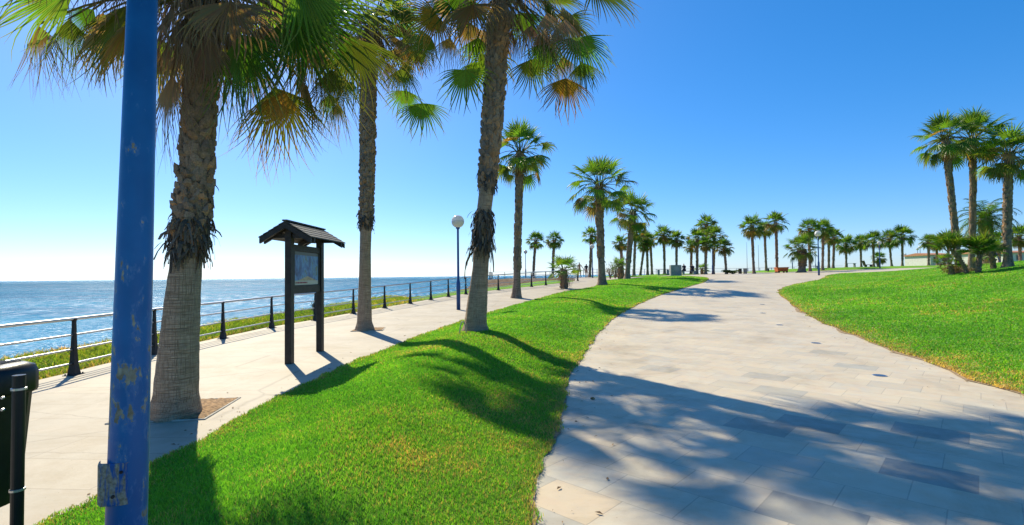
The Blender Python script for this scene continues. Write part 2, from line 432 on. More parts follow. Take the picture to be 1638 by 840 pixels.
def seaside_mat():
    m, nt, out = mat_new('seaside_path_slabs'); N = NT(nt)
    tc = N.n('ShaderNodeTexCoord').outputs['Object']
    br = N.n('ShaderNodeTexBrick'); N.l(N.mapping(tc, (1, 1, 1), (0, 0, R(4))), br.inputs['Vector'])
    br.inputs['Color1'].default_value = (.46, .40, .30, 1); br.inputs['Color2'].default_value = (.40, .35, .27, 1); br.inputs['Mortar'].default_value = (.30, .25, .19, 1)
    br.inputs['Scale'].default_value = 1; br.inputs['Mortar Size'].default_value = .006; br.inputs['Brick Width'].default_value = 2.4; br.inputs['Row Height'].default_value = .62
    br.inputs['Mortar Smooth'].default_value = .3
    c = N.mix(N.math('MULTIPLY', N.ramp(N.noise(N.mapping(tc, (.7, 2.2, 1)), 1.6, 6, .65, .8), [(.35, (0, 0, 0)), (.7, (1, 1, 1))]), .35), br.outputs[0], (.47, .38, .28))
    c = N.mix(N.ramp(N.noise(N.mapping(tc, (1, 3, 1)), 9, 5, .7, 1.5), [(.62, (0, 0, 0)), (.72, (.45, .45, .45))]), c, (.36, .30, .23))
    crk = N.n('ShaderNodeTexVoronoi', feature='DISTANCE_TO_EDGE'); crk.inputs['Scale'].default_value = .55
    wob = N.mix(.12, tc, N.mix(0, N.noise(tc, 2.5, 4), (0, 0, 0))); N.l(N.mapping(wob, (.6, 1.6, 1)), crk.inputs['Vector'])
    c = N.mix(N.ramp(crk.outputs['Distance'], [(.0, (.55,) * 3), (.010, (0, 0, 0))]), c, (.22, .18, .14))
    c = N.mix(1.0, c, N.ramp(N.noise(tc, .8, 7, .75, .5), [(.34, (.84, .80, .74)), (.55, (1, 1, 1)), (.7, (1.05, 1.04, 1.02))]), 'MULTIPLY')
    c = N.mix(1.0, c, N.ramp(N.noise(tc, 60, 2, .5), [(.70, (1, 1, 1)), (.77, (.6, .56, .5))]), 'MULTIPLY')
    b = N.bsdf(c, .7, 0, .3, N.bump(N.noise(tc, 30, 5), .2, .01)); N.l(b.outputs[0], out.inputs[0]); return m
def lawn_mat(name, a=(.11, .26, .02), b_=(.22, .42, .035), dry=(.34, .32, .07)):
    m, nt, out = mat_new(name); N = NT(nt)
    tc = N.n('ShaderNodeTexCoord').outputs['Object']
    c = N.ramp(N.noise(tc, 26, 6, .75), [(.32, a), (.68, b_)])
    c = N.mix(N.ramp(N.noise(tc, .55, 5, .6), [(.4, (0, 0, 0)), (.72, (.55, .55, .55))]), c, (.15, .36, .025))
    c = N.mix(N.ramp(N.noise(tc, 1.1, 6, .7), [(.56, (0, 0, 0)), (.76, (.5, .5, .5))]), c, dry)
    h = N.noise(tc, 55, 5, .8)
    b = N.bsdf(c, .85, 0, .1, N.bump(h, 1.0, .05)); N.l(b.outputs[0], out.inputs[0]); return m
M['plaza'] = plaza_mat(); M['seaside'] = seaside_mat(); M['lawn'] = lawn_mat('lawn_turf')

RAILPX = [(117, 600), (246, 567), (356, 542), (434, 525), (504, 513), (565, 502), (615, 493), (656, 486), (689, 480), (717, 475), (745, 471), (771, 467.5), (797, 464.5), (850, 459), (873, 456.5), (924, 449.5)]
RAIL = [P(*q) for q in RAILPX]
d0 = np.array(RAIL[0]) - np.array(RAIL[2]); d0 = d0 / np.linalg.norm(d0) * 2.4
RAIL = [tuple(np.array(RAIL[0]) + d0 * k) for k in (3, 2, 1)] + RAIL
print('RAIL', [(round(a, 1), round(b, 1)) for a, b in RAIL]); print('MIDtip', MID[14:24])
rl = np.array(RAIL)
off = []
for i in range(len(rl)):
    t = rl[min(i + 1, len(rl) - 1)] - rl[max(i - 1, 0)]; t /= np.linalg.norm(t); off.append(rl[i] + np.array([-t[1], t[0]]) * .22)
off = [tuple(p) for p in off]
SEA = [(-9.2, -6)] + off + [(6.5, 52), (7.5, 60), (12, 68)] + [(11.5, 56), (9.5, 50), (9.2, 44), (5.5, 32), (1.8, 21), (-1.2, 13), (-1.9, 9), (-1.6, 4), (-1.6, -6)]
PLZ = [(-1.2, -6), (-1.2, 8), (-.6, 13), (2.6, 21), (6.2, 32), (8.8, 42), (8, 52), (8.5, 64), (14, 80), (21, 99), (50, 108), (80, 118), (140, 150), (200, 180), (220, 120), (140, 55), (60, 40), (30, 22), (15, 6), (15, -6)]
sp1 = lambda y: 1.0 if y < 60 else 3.0
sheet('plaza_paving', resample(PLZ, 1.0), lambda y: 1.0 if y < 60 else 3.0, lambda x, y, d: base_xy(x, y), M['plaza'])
sheet('seaside_path', np.array(SEA), lambda y: .8, lambda x, y, d: base_xy(x, y) + .005, M['seaside'])
M['edgesoil'] = std('dry_edge_soil', (.30, .21, .12), .95, 0, .45, 30, .8, 60)
def soil_rim(poly, seed, wmax):
    rs = np.random.RandomState(seed); n = len(poly); t = np.roll(poly, -1, 0) - np.roll(poly, 1, 0); t /= np.linalg.norm(t, axis=1)[:, None] + 1e-9
    nr = np.stack([t[:, 1], -t[:, 0]], 1)
    if sdist(poly[5:6] + nr[5] * .02, poly)[0] > 0: nr = -nr
    w = rs.uniform(0, 1, n); w = (w + np.roll(w, 1) + np.roll(w, 2)) / 3
    return poly + nr * (w[:, None] ** 2 * wmax + .004)
sheet('lawn_edge_soil', soil_rim(MIDr, 1, .10), lambda y: .8, lambda x, y, d: base_xy(x, y) + .010, M['edgesoil'])
sheet('lawn_edge_soil', soil_rim(RGTr, 2, .22), lambda y: 1.5, lambda x, y, d: base_xy(x, y) + .010, M['edgesoil'])
sheet('middle_lawn', MIDr, lambda y: .22 if y < 16 else .4, H_mid, M['lawn'])
sheet('right_lawn', RGTr, lambda y: .45 if y < 20 else (1.0 if y < 40 else 1.6), H_rgt, M['lawn'])
sheet('far_lawn', FARr, lambda y: 2.5, H_far, M['lawn'])
sheet('far_lawn_strip', FARLr, lambda y: 1.2, H_farl, M['lawn'])

def litter():
    rs = np.random.RandomState(9); m = MB()
    for poly, n, sg in ((MIDr, 420, .35), (RGTr, 260, .35)):
        near = poly[(poly[:, 1] > 2.0) & (poly[:, 1] < 22)]
        for _ in range(n):
            p = near[rs.randint(len(near))] + rs.normal(0, sg, 2)
            if sdist([p], poly)[0] > .0: continue
            z = float(base_xy(p[0], p[1])) + .009; a = rs.uniform(0, 6.28); L = rs.uniform(.008, .035); w = L * rs.uniform(.15, .5)
            c, s_ = math.cos(a), math.sin(a); h = rs.uniform(.002, .012); k = rs.uniform(.5, 1.3); m.cur = (.25 * k, .16 * k, .08 * k)
            m.add([(p[0] - c * L, p[1] - s_ * L, z), (p[0] + s_ * w, p[1] - c * w, z + h), (p[0] + c * L, p[1] + s_ * L, z + .001), (p[0] - s_ * w, p[1] + c * w, z + h * .6)], [(0, 1, 2, 3)], m.cur)
    o = m.build('leaf_litter', M['dead'], colors=True); tag(o, 'scattered crumbs of dry leaf on the paving beside the lawn edges', 'leaf litter', kind='stuff')
litter()

# ---- land sheet with coast
COAST = np.array([(-60, -60), (-16, -20), (-12.5, -4), (-11.0, 4), (-10.4, 9), (-10.3, 14), (-9.8, 17), (-9.0, 20), (-8.2, 23.5), (-7.0, 28), (-5.2, 33), (-5.4, 37), (-6.6, 40), (-6.2, 44), (-4.6, 50), (-3.9, 56), (-3.5, 61), (-3.4, 78), (6, 84), (14, 97), (22, 104), (50, 112), (80, 124), (140, 160), (220, 210), (500, 330), (500, -300), (-60, -300)], float)
COASTr = resample(COAST, .5, .25, 5)
def land():
    xs = np.concatenate([np.arange(-40, -16, 2.), np.arange(-16, 16, .35), np.arange(16, 60, 1.2), np.arange(60, 240, 6)])
    ys = np.concatenate([np.arange(-60, 0, 4.), np.arange(0, 66, .4), np.arange(66, 140, 1.5), np.arange(140, 340, 10)])
    X, Y = np.meshgrid(xs, ys); pts = np.stack([X.ravel(), Y.ravel()], 1)
    d = sdist(pts, COASTr); x, y = pts.T
    b = base_xy(x, y) - .05
    # seaward of the railing
    rr = np.array(SEA[:len(off) + 1]); railpoly = np.array(list(SEA) + [(400, -6)][:0]); dr = -sdist(pts, np.concatenate([np.array([(-9.2, -40)]), np.array(SEA[:-9]), np.array([(400, 68), (400, -40)])]))
    seaw = dr > 0
    hd = smooth((y - 27) / 6) * smooth((60 - y) / 7)                              # the brown headland dips below the path
    prof = np.interp(y, [27, 34, 42, 50, 58, 62], [.3, .25, .15, .55, .95, 1.02])
    fall = np.where(seaw, .10 * smooth(dr / 2.0), 0)
    z = b - fall
    z = np.where(seaw & (hd > 0), z * (1 - hd * smooth((dr - .8) / 3)) + prof * hd * smooth((dr - .8) / 3), z)
    n = .10 * np.sin(x * 2.1 + y) * np.sin(y * 1.7) + .07 * np.sin(5 * x - 2 * y) + .05 * np.sin(7.3 * y + 3 * x)
    z = z + np.where(seaw, n * smooth(dr / 1.0) * .7, 0) * (y < 61)
    z = z - .25 * smooth((1.2 - d) / 1.2) * (d > 0)
    o_ = np.clip(-d, 0, 60)
    z = np.where(d < 0, z - .25 - 8.5 * smooth(o_ / 7.0) - .35 * n * 6 * smooth(o_ / 1.5) * smooth((7 - o_) / 3), z)
    nx, ny = len(xs), len(ys)
    idx = np.arange(nx * ny).reshape(ny, nx)
    keep = (z > -8.4)
    k = keep[idx[:-1, :-1]] | keep[idx[1:, :-1]] | keep[idx[:-1, 1:]] | keep[idx[1:, 1:]]
    f = np.stack([idx[:-1, :-1], idx[:-1, 1:], idx[1:, 1:], idx[1:, :-1]], -1)[k]
    me = bpy.data.meshes.new('coastal_ground'); me.from_pydata(np.stack([x, y, z], 1).tolist(), [], f.tolist())
    me.polygons.foreach_set('use_smooth', [True] * len(me.polygons))
    m, nt, out = mat_new('coastal_earth'); N = NT(nt)
    tc = N.n('ShaderNodeTexCoord').outputs['Object']; sp = N.n('ShaderNodeSeparateXYZ'); N.l(tc, sp.inputs[0])
    earth = N.ramp(N.noise(tc, 4, 7, .75), [(.3, (.07, .05, .035)), (.5, (.20, .14, .09)), (.75, (.34, .25, .16))])
    green = N.ramp(N.noise(tc, 7, 6, .75), [(.3, (.09, .17, .02)), (.6, (.20, .30, .04)), (.8, (.38, .32, .10))])
    yn = N.math('ADD', sp.outputs[1], N.math('MULTIPLY', N.math('SUBTRACT', N.noise(tc, 1.2, 5, .7), .5), 10))
    f1 = N.math('GREATER_THAN', yn, 29.5)
    f2 = N.math('LESS_THAN', N.math('ADD', sp.outputs[2], N.math('MULTIPLY', N.noise(tc, 2, 4), .4)), -.45)
    fac = N.math('MAXIMUM', f1, f2)
    # green band close to the railing on the headland
    c = N.mix(fac, green, earth)
    b2 = N.bsdf(c, .95, 0, .1, N.bump(N.noise(tc, 14, 7, .8), 1.0, .12)); N.l(b2.outputs[0], out.inputs[0])
    o = link('coastal_ground', me, m); tag(o, kind='structure')
land()
# green verge ribbon between railing and headland
def verge():
    a = np.array(RAIL[9:]); t = np.gradient(a, axis=0); t /= np.linalg.norm(t, axis=1)[:, None]; nrm = np.stack([-t[:, 1], t[:, 0]], 1)
    w = np.linspace(1.0, 2.6, len(a))
    poly = np.concatenate([a + nrm * .25, (a + nrm * w[:, None])[::-1]])
    sheet('verge_grass', resample(poly, .2, .05), lambda y: .5, lambda x, y, d: base_xy(x, y) + .01 + .03 * smooth(d / .5), M['lawn'])
verge()

# ---- sea
def sea():
    m, nt, out = mat_new('sea_water'); N = NT(nt)
    tc = N.n('ShaderNodeTexCoord').outputs['Object']; sp = N.n('ShaderNodeSeparateXYZ'); N.l(tc, sp.inputs[0])
    cd = N.n('ShaderNodeCameraData')
    rad = N.math('SQRT', N.math('ADD', N.math('MULTIPLY', sp.outputs[0], sp.outputs[0]), N.math('MULTIPLY', sp.outputs[1], sp.outputs[1])))
    open_ = N.math('MINIMUM', N.math('ADD', 1, N.math('DIVIDE', rad, 60)), 20)          # bump height raised with distance so far water still glitters
    wv = N.mapping(tc, (.22, 1, 1), (0, 0, R(12)))
    big = N.noise(wv, .22, 3, .6, .4); mid = N.noise(wv, 1.1, 5, .7, .3); fin = N.noise(N.mapping(tc, (.6, 1, 1)), 4.0, 3, .7)
    h = N.math('ADD', N.math('MULTIPLY', N.math('ADD', N.math('MULTIPLY', big, .35), N.math('MULTIPLY', mid, .40)), open_), N.math('MULTIPLY', fin, .18))
    nrm = N.bump(h, 1.0, 1.0)
    # glint mask: glossier specks placed by noise to put sun sparkle into the water
    def band(lo, hi): return N.math('DIVIDE', N.math('SUBTRACT', rad, lo), hi - lo, clamp=True)
    q1 = N.noise(N.mapping(tc, (1.5, .55, 1)), 1.2, 3, .8); q2 = N.noise(N.mapping(tc, (.75, .10, 1)), 1, 3, .8)
    q3 = N.noise(N.mapping(tc, (.28, .014, 1)), 1, 3, .8); q4 = N.noise(N.mapping(tc, (.09, .0015, 1)), 1, 3, .8)
    def lerp(f, x, y): return N.math('ADD', N.math('MULTIPLY', x, N.math('SUBTRACT', 1, f)), N.math('MULTIPLY', y, f))
    gl = lerp(band(900, 2200), lerp(band(280, 600), lerp(band(70, 200), q1, q2), q3), q4)
    rgh = N.ramp(gl, [(.45, (.25,) * 3), (.54, (.35,) * 3), (.62, (.45,) * 3)])
    col = N.ramp(N.noise(N.mapping(tc, (.4, 1, 1)), .035, 5, .6), [(.35, (.002, .17, .35)), (.65, (.005, .30, .52))])
    foam_n = N.noise(N.mapping(tc, (.6, 1, 1), (0, 0, R(30))), .8, 7, .75, .6)
    # broken water in the shallows
    A = N.math('SUBTRACT', 1, N.math('DIVIDE', N.math('ABSOLUTE', N.math('SUBTRACT', sp.outputs[1], 40)), 34), clamp=True)
    B = N.math('SUBTRACT', 1, N.math('DIVIDE', N.math('ABSOLUTE', N.math('ADD', sp.outputs[0], 19)), 15), clamp=True)
    fo = N.ramp(N.math('ADD', foam_n, N.math('MULTIPLY', N.math('MULTIPLY', A, B), .30)), [(.74, (0, 0, 0)), (.82, (1, 1, 1))])
    df = N.n('ShaderNodeBsdfDiffuse'); N.l(col, df.inputs['Color']); N.l(nrm, df.inputs['Normal'])
    gs = N.n('ShaderNodeBsdfGlossy'); gs.inputs['Color'].default_value = (.9, .95, 1, 1); N.l(rgh, gs.inputs['Roughness']); N.l(nrm, gs.inputs['Normal'])
    w = N.n('ShaderNodeMixShader'); N.l(N.ramp(gl, [(.50, (.08,) * 3), (.60, (.18,) * 3), (.66, (.60,) * 3)]), w.inputs[0]); N.l(df.outputs[0], w.inputs[1]); N.l(gs.outputs[0], w.inputs[2])
    fb = N.bsdf((.75, .78, .8), .8)
    mx = N.n('ShaderNodeMixShader'); N.l(fo, mx.inputs[0]); N.l(w.outputs[0], mx.inputs[1]); N.l(fb.outputs[0], mx.inputs[2])
    N.l(mx.outputs[0], out.inputs[0])
    b = MB(); Lr = 30000
    b.add([(-Lr, -3000, 0), (Lr, -3000, 0), (Lr, Lr, 0), (-Lr, Lr, 0)], [(0, 1, 2, 3)])
    o = b.build('sea_water', m, loc=(0, 0, -7.0)); tag(o, kind='structure')
sea()

# ------------------------------------------------------------------ grass blades
def blades(name, poly, hf, ymin, ymax, dens, hgt, wid, seed, label, cols, edge_dry=.35, xr=None, ew=.10):
    rs = np.random.RandomState(seed); P_ = []
    x0, y0 = poly.min(0); x1, y1 = poly.max(0)
    y = max(ymin, y0)
    while y < min(ymax, y1):
        st = .5; xa, xb = (x0, x1) if xr is None else (max(x0, xr[0]), min(x1, xr[1]))
        xa = max(xa, -1.25 * (y + 1.5) - .5); xb = min(xb, 1.25 * (y + 1.5) + .5)
        if xb > xa:
            n = int(dens(y) * st * (xb - xa)); P_.append(np.stack([rs.uniform(xa, xb, n), rs.uniform(y, y + st, n)], 1))
        y += st
    p = np.concatenate(P_); g = Grid(poly, .1 if ymax < 10 else .16, p[:, 0].min(), p[:, 0].max(), p[:, 1].min(), p[:, 1].max()); d = g(p)
    lim = -.03 - .10 * np.clip(np.sin(p[:, 0] * 5.1 + 2.3 * np.sin(p[:, 1] * 3.7)) * np.sin(p[:, 1] * 4.3 + p[:, 0]), 0, 1) * rs.uniform(0, 1, len(p))
    k = d > lim; p = p[k]; d = np.maximum(d[k], 0); n = len(p)
    x, y = p.T; z = hf(x, y, d) - .004
    dist = np.sqrt(x ** 2 + y ** 2)
    patch = .5 + .5 * bumps(x * 1.3 + 3, y * 1.1)
    hh = hgt * rs.uniform(.5, 1.25, n) * (1 + .15 * np.clip((dist - 5) / 8, 0, 2)) * (.75 + .5 * patch); ww = wid * (1 + .22 * np.clip(dist - 3, 0, 22))
    a = rs.uniform(0, 2 * np.pi, n); la = rs.uniform(0, 2 * np.pi, n); ln = rs.uniform(.15, .95, n) * hh
    cx, cy = np.cos(a) * ww / 2, np.sin(a) * ww / 2
    V = np.empty((n, 5, 3), np.float32)
    V[:, 0] = np.stack([x - cx, y - cy, z], 1); V[:, 1] = np.stack([x + cx, y + cy, z], 1)
    mx, my, mz = x + np.cos(la) * ln * .3, y + np.sin(la) * ln * .3, z + hh * .6
    V[:, 2] = np.stack([mx + cx * .8, my + cy * .8, mz], 1); V[:, 3] = np.stack([mx - cx * .8, my - cy * .8, mz], 1)
    V[:, 4] = np.stack([x + np.cos(la) * ln, y + np.sin(la) * ln, z + hh * (.95)], 1)
    me = bpy.data.meshes.new(name)
    me.vertices.add(n * 5); me.vertices.foreach_set('co', V.ravel())
    me.loops.add(n * 7); me.polygons.add(n * 2)
    bi = (np.arange(n) * 5)[:, None]
    li = (bi + np.array([[0, 1, 2, 3, 3, 2, 4]])).ravel().astype(np.int32)
    me.loops.foreach_set('vertex_index', li)
    ls = np.stack([np.arange(n) * 7, np.arange(n) * 7 + 4], 1).ravel().astype(np.int32)
    me.polygons.foreach_set('loop_start', ls)
    me.update(calc_edges=True)
    c0, c1, cd = (np.array(q) for q in cols)
    t = rs.uniform(0, 1, n)[:, None]; c = c0 * (1 - t) + c1 * t
    big = .5 + .5 * np.sin(x * .9 + 2 * np.sin(y * .4)) * np.sin(y * 1.1 + x * .3)
    fld = sum(np.sin(x * f_ * np.cos(a_) + y * f_ * np.sin(a_) + 1.7 * i_) / (1 + .25 * i_) for i_, (f_, a_) in enumerate(((.8, .3), (1.3, 1.9), (2.1, 2.8), (3.4, .9), (5.3, 2.2), (8.1, 1.3), (12.7, .4), (19., 2.6)))) / 2.2
    pd = .05 + .42 * np.clip(fld - .55, 0, 1) + .30 * np.exp(-(y - 1.5) / 2.2) * (fld > 0) + edge_dry * 1.3 * np.exp(-d / ew) + .16 * np.clip(big - .62, 0, 1) * 2
    dry = rs.uniform(0, 1, n) < pd
    c[dry] = cd * rs.uniform(.6, 1.2, (dry.sum(), 1))
    c *= (.86 + .28 * (.5 + .5 * bumps(x * .7, y * .8 + 5)) + .13 * fld)[:, None]
    c[:, 0] *= 1 + .18 * np.clip(fld, -1, 1.5)
    at_ = me.attributes.new('Col', 'FLOAT_COLOR', 'FACE')
    arr = np.ones((n, 2, 4), np.float32); arr[:, 0, :3] = c; arr[:, 1, :3] = c
    at_.data.foreach_set('color', arr.ravel())
    o = link(name, me, M['grass']); tag(o, label, 'grass', kind='stuff'); print(name, n)
GC = [(.11, .30, .028), (.215, .49, .045), (.44, .36, .13)]
blades('grass', MIDr, H_mid, 1.0, 7.5, lambda y: 9000 if y < 5 else 6500, .034, .0045, 1, 'short bright green turf on the sloping strip between the two paths', GC)
blades('grass', MIDr, H_mid, 7.5, 46, lambda y: 3200 if y < 13 else (900 if y < 24 else 350), .040, .006, 2, 'bright turf covering the far half of the strip between the paths', GC)
blades('grass', RGTr, H_rgt, 3.0, 46, lambda y: 3000 if y < 11 else (1100 if y < 18 else (400 if y < 28 else 120)), .036, .006, 3, 'mown green turf on the raised lawn right of the plaza', GC, .6, (2, 50), .28)
def verge_blades():
    vp = np.array([(-8.2, -1)] + [tuple(np.array(q) + (-.12, 0)) for q in off[1:12]] + [(-7.0, 28), (-8.3, 23.5), (-9.1, 20), (-9.9, 17), (-10.4, 14), (-10.5, 9), (-11, 4), (-12, -1)])
    hf = lambda x, y, d: base_xy(x, y) - .12
    blades('rough_grass', vp, hf, 0, 28, lambda y: 900 if y < 16 else 600, .17, .007, 4, 'rough uneven grass on the cliff edge outside the railing', [(.12, .20, .02), (.28, .38, .05), (.50, .36, .14)], .6)
verge_blades()

# ------------------------------------------------------------------ palms
PAL = {'green': ((.045, .12, .012), (.10, .20, .022)), 'olive': ((.06, .10, .015), (.13, .16, .025)), 'lime': ((.10, .20, .02), (.16, .26, .03)),
       'orange': ((.17, .12, .02), (.26, .15, .025)), 'brown': ((.14, .095, .045), (.24, .17, .085)), 'dead': ((.20, .135, .075), (.34, .25, .15))}
UP = Vector((0, 0, 1))
def mixc(rng, kind, v=.2):
    a, b = PAL[kind]; t = rng.random(); k = 1 + rng.uniform(-v, v)
    return tuple((a[i] * (1 - t) + b[i] * t) * k for i in range(3))
def fan(mb, hub, dr, nrm, Rr, rng, kind='green', spread=110, nseg=30, split=.5, g0=.15, g1=1.2, st=6, detail=2, tipbrown=.3):
    """costapalmate leaf: pleated blade splitting into drooping segments"""
    dr = dr.normalized(); nrm = (nrm - dr * nrm.dot(dr)).normalized(); side = nrm.cross(dr)
    dth = R(spread) * 2 / nseg
    base = mixc(rng, kind); tipc = mixc(rng, rng.choice(['brown', 'dead']) if kind != 'dead' else 'dead')
    for k in range(nseg):
        th = -R(spread) + (k + .5) * dth
        d = (dr * math.cos(th) + side * math.sin(th)).normalized()
        L = Rr * (1 - .30 * abs(th) / R(120)) * rng.uniform(.84, 1.06)
        gg1 = g1 * rng.uniform(.4, 2.3); p = Vector(hub); wl = L * split * 2 * math.tan(dth / 2)
        lx = rng.uniform(-.3, .3)
        rows = []; dcur = d.copy(); step = L / st
        col = tuple(c * rng.uniform(.85, 1.15) for c in base)
        for i in range(st + 1):
            t = i / st; r = t * L
            if t <= split: w = 2 * r * math.tan(dth / 2) * 1.02
            else: w = wl * max(0.04, (1 - (t - split) / (1 - split))) ** .75
            sd = nrm.cross(dcur)
            if sd.length < 1e-4: sd = side.copy()
            sd.normalize(); nn = dcur.cross(sd).normalized()
            if detail == 2:
                rows.append((p - sd * w / 2 + nn * w * .22, p - nn * w * .22, p + sd * w / 2 + nn * w * .22))
            else:
                a_ = (1 if k % 2 else -1) * w * .25
                rows.append((p - sd * w / 2 + nn * a_, p + sd * w / 2 - nn * a_))
            g = g0 if t < split else g1_(g0, gg1, (t - split) / (1 - split))
            dcur = (dcur + Vector((lx * t * (t > split), lx * .6 * t * (t > split), -g * 2.2 / st))).normalized()
            p = p + dcur * step
        m_ = len(rows[0]); vs = [q for r_ in rows for q in r_]
        for i in range(st):
            tt = i / st; f = max(0, (tt - .55) / .45) * tipbrown * 1.6
            c = tuple(col[j] * (1 - min(1, f)) + tipc[j] * min(1, f) for j in range(3))
            for j in range(m_ - 1):
                mb.add([rows[i][j], rows[i][j + 1], rows[i + 1][j + 1], rows[i + 1][j]], [(0, 1, 2, 3)], c)
def g1_(g0, g1, t): return g0 + (g1 - g0) * t
def petiole(mb, a, b, sag, r0, r1, rng, col, n=5, sides=5):
    a = Vector(a); b = Vector(b); pts = []
    for i in range(n + 1):
        t = i / n; pts.append(a.lerp(b, t) + UP * sag * math.sin(math.pi * t))
    mb.cur = col; mb.tube(pts, [r0 + (r1 - r0) * i / n for i in range(n + 1)], sides, False); mb.cur = (1, 1, 1)
    return (pts[-1] - pts[-2]).normalized()
def frond(mb, top, az, el, L, Rr, rng, kind, nseg, detail=2, hang=None, st=6):
    h = Vector((math.cos(az), math.sin(az), 0))
    start = top + h * .12 + UP * rng.uniform(-.15, .15)
    d0_ = h * math.cos(el) + UP * math.sin(el)
    mid = start + d0_ * L * .5; drop = .22 * L * (1 - .6 * abs(math.sin(el)))
    hub = start + d0_ * L - UP * drop
    pc = (.14, .15, .04) if kind not in ('dead', 'brown') else (.22, .15, .08)
    dd = petiole(mb, start, hub, .05 * L + drop * .3, .022, .011, rng, pc)
    e2 = el - R((4 + 16 * (1 - math.sin(el))) if el > 0 else 30)
    fd = (h * math.cos(max(e2, R(-85))) + UP * math.sin(max(e2, R(-85))))
    nrm = UP * math.cos(e2) - h * math.sin(e2)
    nrm = (nrm + h.cross(UP) * rng.uniform(-.5, .5)).normalized()
    g1 = hang if hang is not None else (.2 + 2.3 * (1 - max(0, math.sin(el))) * rng.uniform(.5, 1.5))
    fan(mb, hub, fd, nrm, Rr, rng, kind, rng.uniform(80, 118), nseg, rng.uniform(.34, .48), .14, g1, st, detail, .35 if kind == 'green' else .5)
def skirt_leaf(mb, top, az, L, rng, nseg=12, detail=1, kind='dead'):
    h = Vector((math.cos(az), math.sin(az), 0)); start = top + h * .14
    hub = start + h * L * rng.uniform(.15, .45) - UP * L * rng.uniform(.25, .6)
    petiole(mb, start, hub, .10, .02, .012, rng, (.24, .17, .09), 3, 4)
    fan(mb, hub, (h * .25 - UP).normalized(), h, L * rng.uniform(.6, .9), rng, kind, rng.uniform(18, 45), nseg, .18, .4, 2.5, 5, detail, .2)

def trunk_mesh(axis, rads, n, noise, seed, name, sub=.07):
    rng = random.Random(seed); ax = [Vector(p) for p in axis]
    L = [0]
    for i in range(1, len(ax)): L.append(L[-1] + (ax[i] - ax[i - 1]).length)
    tot = L[-1]; m_ = max(8, int(tot / sub)); pts = []; rr = []
    for i in range(m_ + 1):
        s = tot * i / m_
        x = np.interp(s, L, [p.x for p in ax]); y = np.interp(s, L, [p.y for p in ax]); z = np.interp(s, L, [p.z for p in ax])
        pts.append(Vector((x, y, z))); rr.append(float(np.interp(s, L, rads)) * (1 + rng.uniform(-noise, noise)))
    for _ in range(3):
        q = [p.copy() for p in pts]
        for i in range(1, m_): pts[i] = (q[i - 1] + q[i] * 2 + q[i + 1]) / 4
    mb = MB(); vs = []
    ph = [rng.uniform(0, 6.28) for _ in range(6)]
    for i, p in enumerate(pts):
        z = i / m_ * tot
        for k in range(n):
            t = 2 * math.pi * k / n
            w = 1 + .035 * math.sin(3 * t + ph[0] + z * .7) + .02 * math.sin(7 * t + ph[1] + z * 2) + noise * .5 * rng.uniform(-1, 1)
            if z < .35: w += .10 * (1 - z / .35) * (.5 + .5 * math.sin(11 * t + ph[2])) * rng.uniform(.6, 1.2)
            vs.append(p + Vector((math.cos(t), math.sin(t), 0)) * rr[i] * w)
    fs = [(i * n + k, i * n + (k + 1) % n, (i + 1) * n + (k + 1) % n, (i + 1) * n + k) for i in range(m_) for k in range(n)]
    fs.append(tuple(range(m_ * n, m_ * n + n)))
    mb.add(vs, fs)
    return mb, pts, rr
def boots_mesh(pts, rr, z0, z1, sp, per, size, rng, out=.05, keep=.93):
    mb = MB(); zs = [p.z for p in pts]; z = z0; row = 0
    while z < z1:
        x = float(np.interp(z, zs, [p.x for p in pts])); y = float(np.interp(z, zs, [p.y for p in pts])); r = float(np.interp(z, zs, rr))
        for k in range(per):
            if rng.random() > keep: continue
            a = 2 * math.pi * (k + .5 * (row % 2)) / per + rng.uniform(-.2, .2)
            h = Vector((math.cos(a), math.sin(a), 0)); s = Vector((-math.sin(a), math.cos(a), 0))
            w = size * rng.uniform(.65, 1.35) * .5; hh = size * rng.uniform(.7, 1.7); o_ = out * rng.uniform(.4, 1.5)
            c = Vector((x, y, z + rng.uniform(-.045, .045)))
            sk = s * rng.uniform(-.03, .03)
            p0 = c + h * (r * .94); lo = [p0 - s * w * 1.1 - UP * hh * .25, p0 + h * .025 - UP * hh * .38, p0 + s * w * 1.1 - UP * hh * .25]
            m1 = [c + h * (r + o_ * .8) - s * w + UP * hh * .25, c + h * (r + o_ * 1.35 + .01) + UP * hh * .2, c + h * (r + o_ * .8) + s * w + UP * hh * .25]
            hi = [c + h * (r + o_) - s * w * .6 + UP * hh * .72 + sk, c + h * (r + o_ * 1.5) + UP * hh * rng.uniform(.7, .95) + sk, c + h * (r + o_) + s * w * .6 + UP * hh * .72 + sk]
            bk = [c + h * (r * .93) - s * w * .5 + UP * hh * .55, c + h * (r * .93) + UP * hh * .6, c + h * (r * .93) + s * w * .5 + UP * hh * .55]
            g = rng.uniform(.75, 1.2); col = tuple(q * g for q in ((.27, .185, .12) if rng.random() < .75 else ((.36, .20, .10) if rng.random() < .6 else (.19, .145, .11))))
            mb.add(lo + m1 + hi + bk, [(0, 1, 4, 3), (1, 2, 5, 4), (3, 4, 7, 6), (4, 5, 8, 7), (6, 7, 10, 9), (7, 8, 11, 10), (0, 3, 6, 9), (2, 11, 8, 5)], col)
        z += sp; row += 1
    return mb
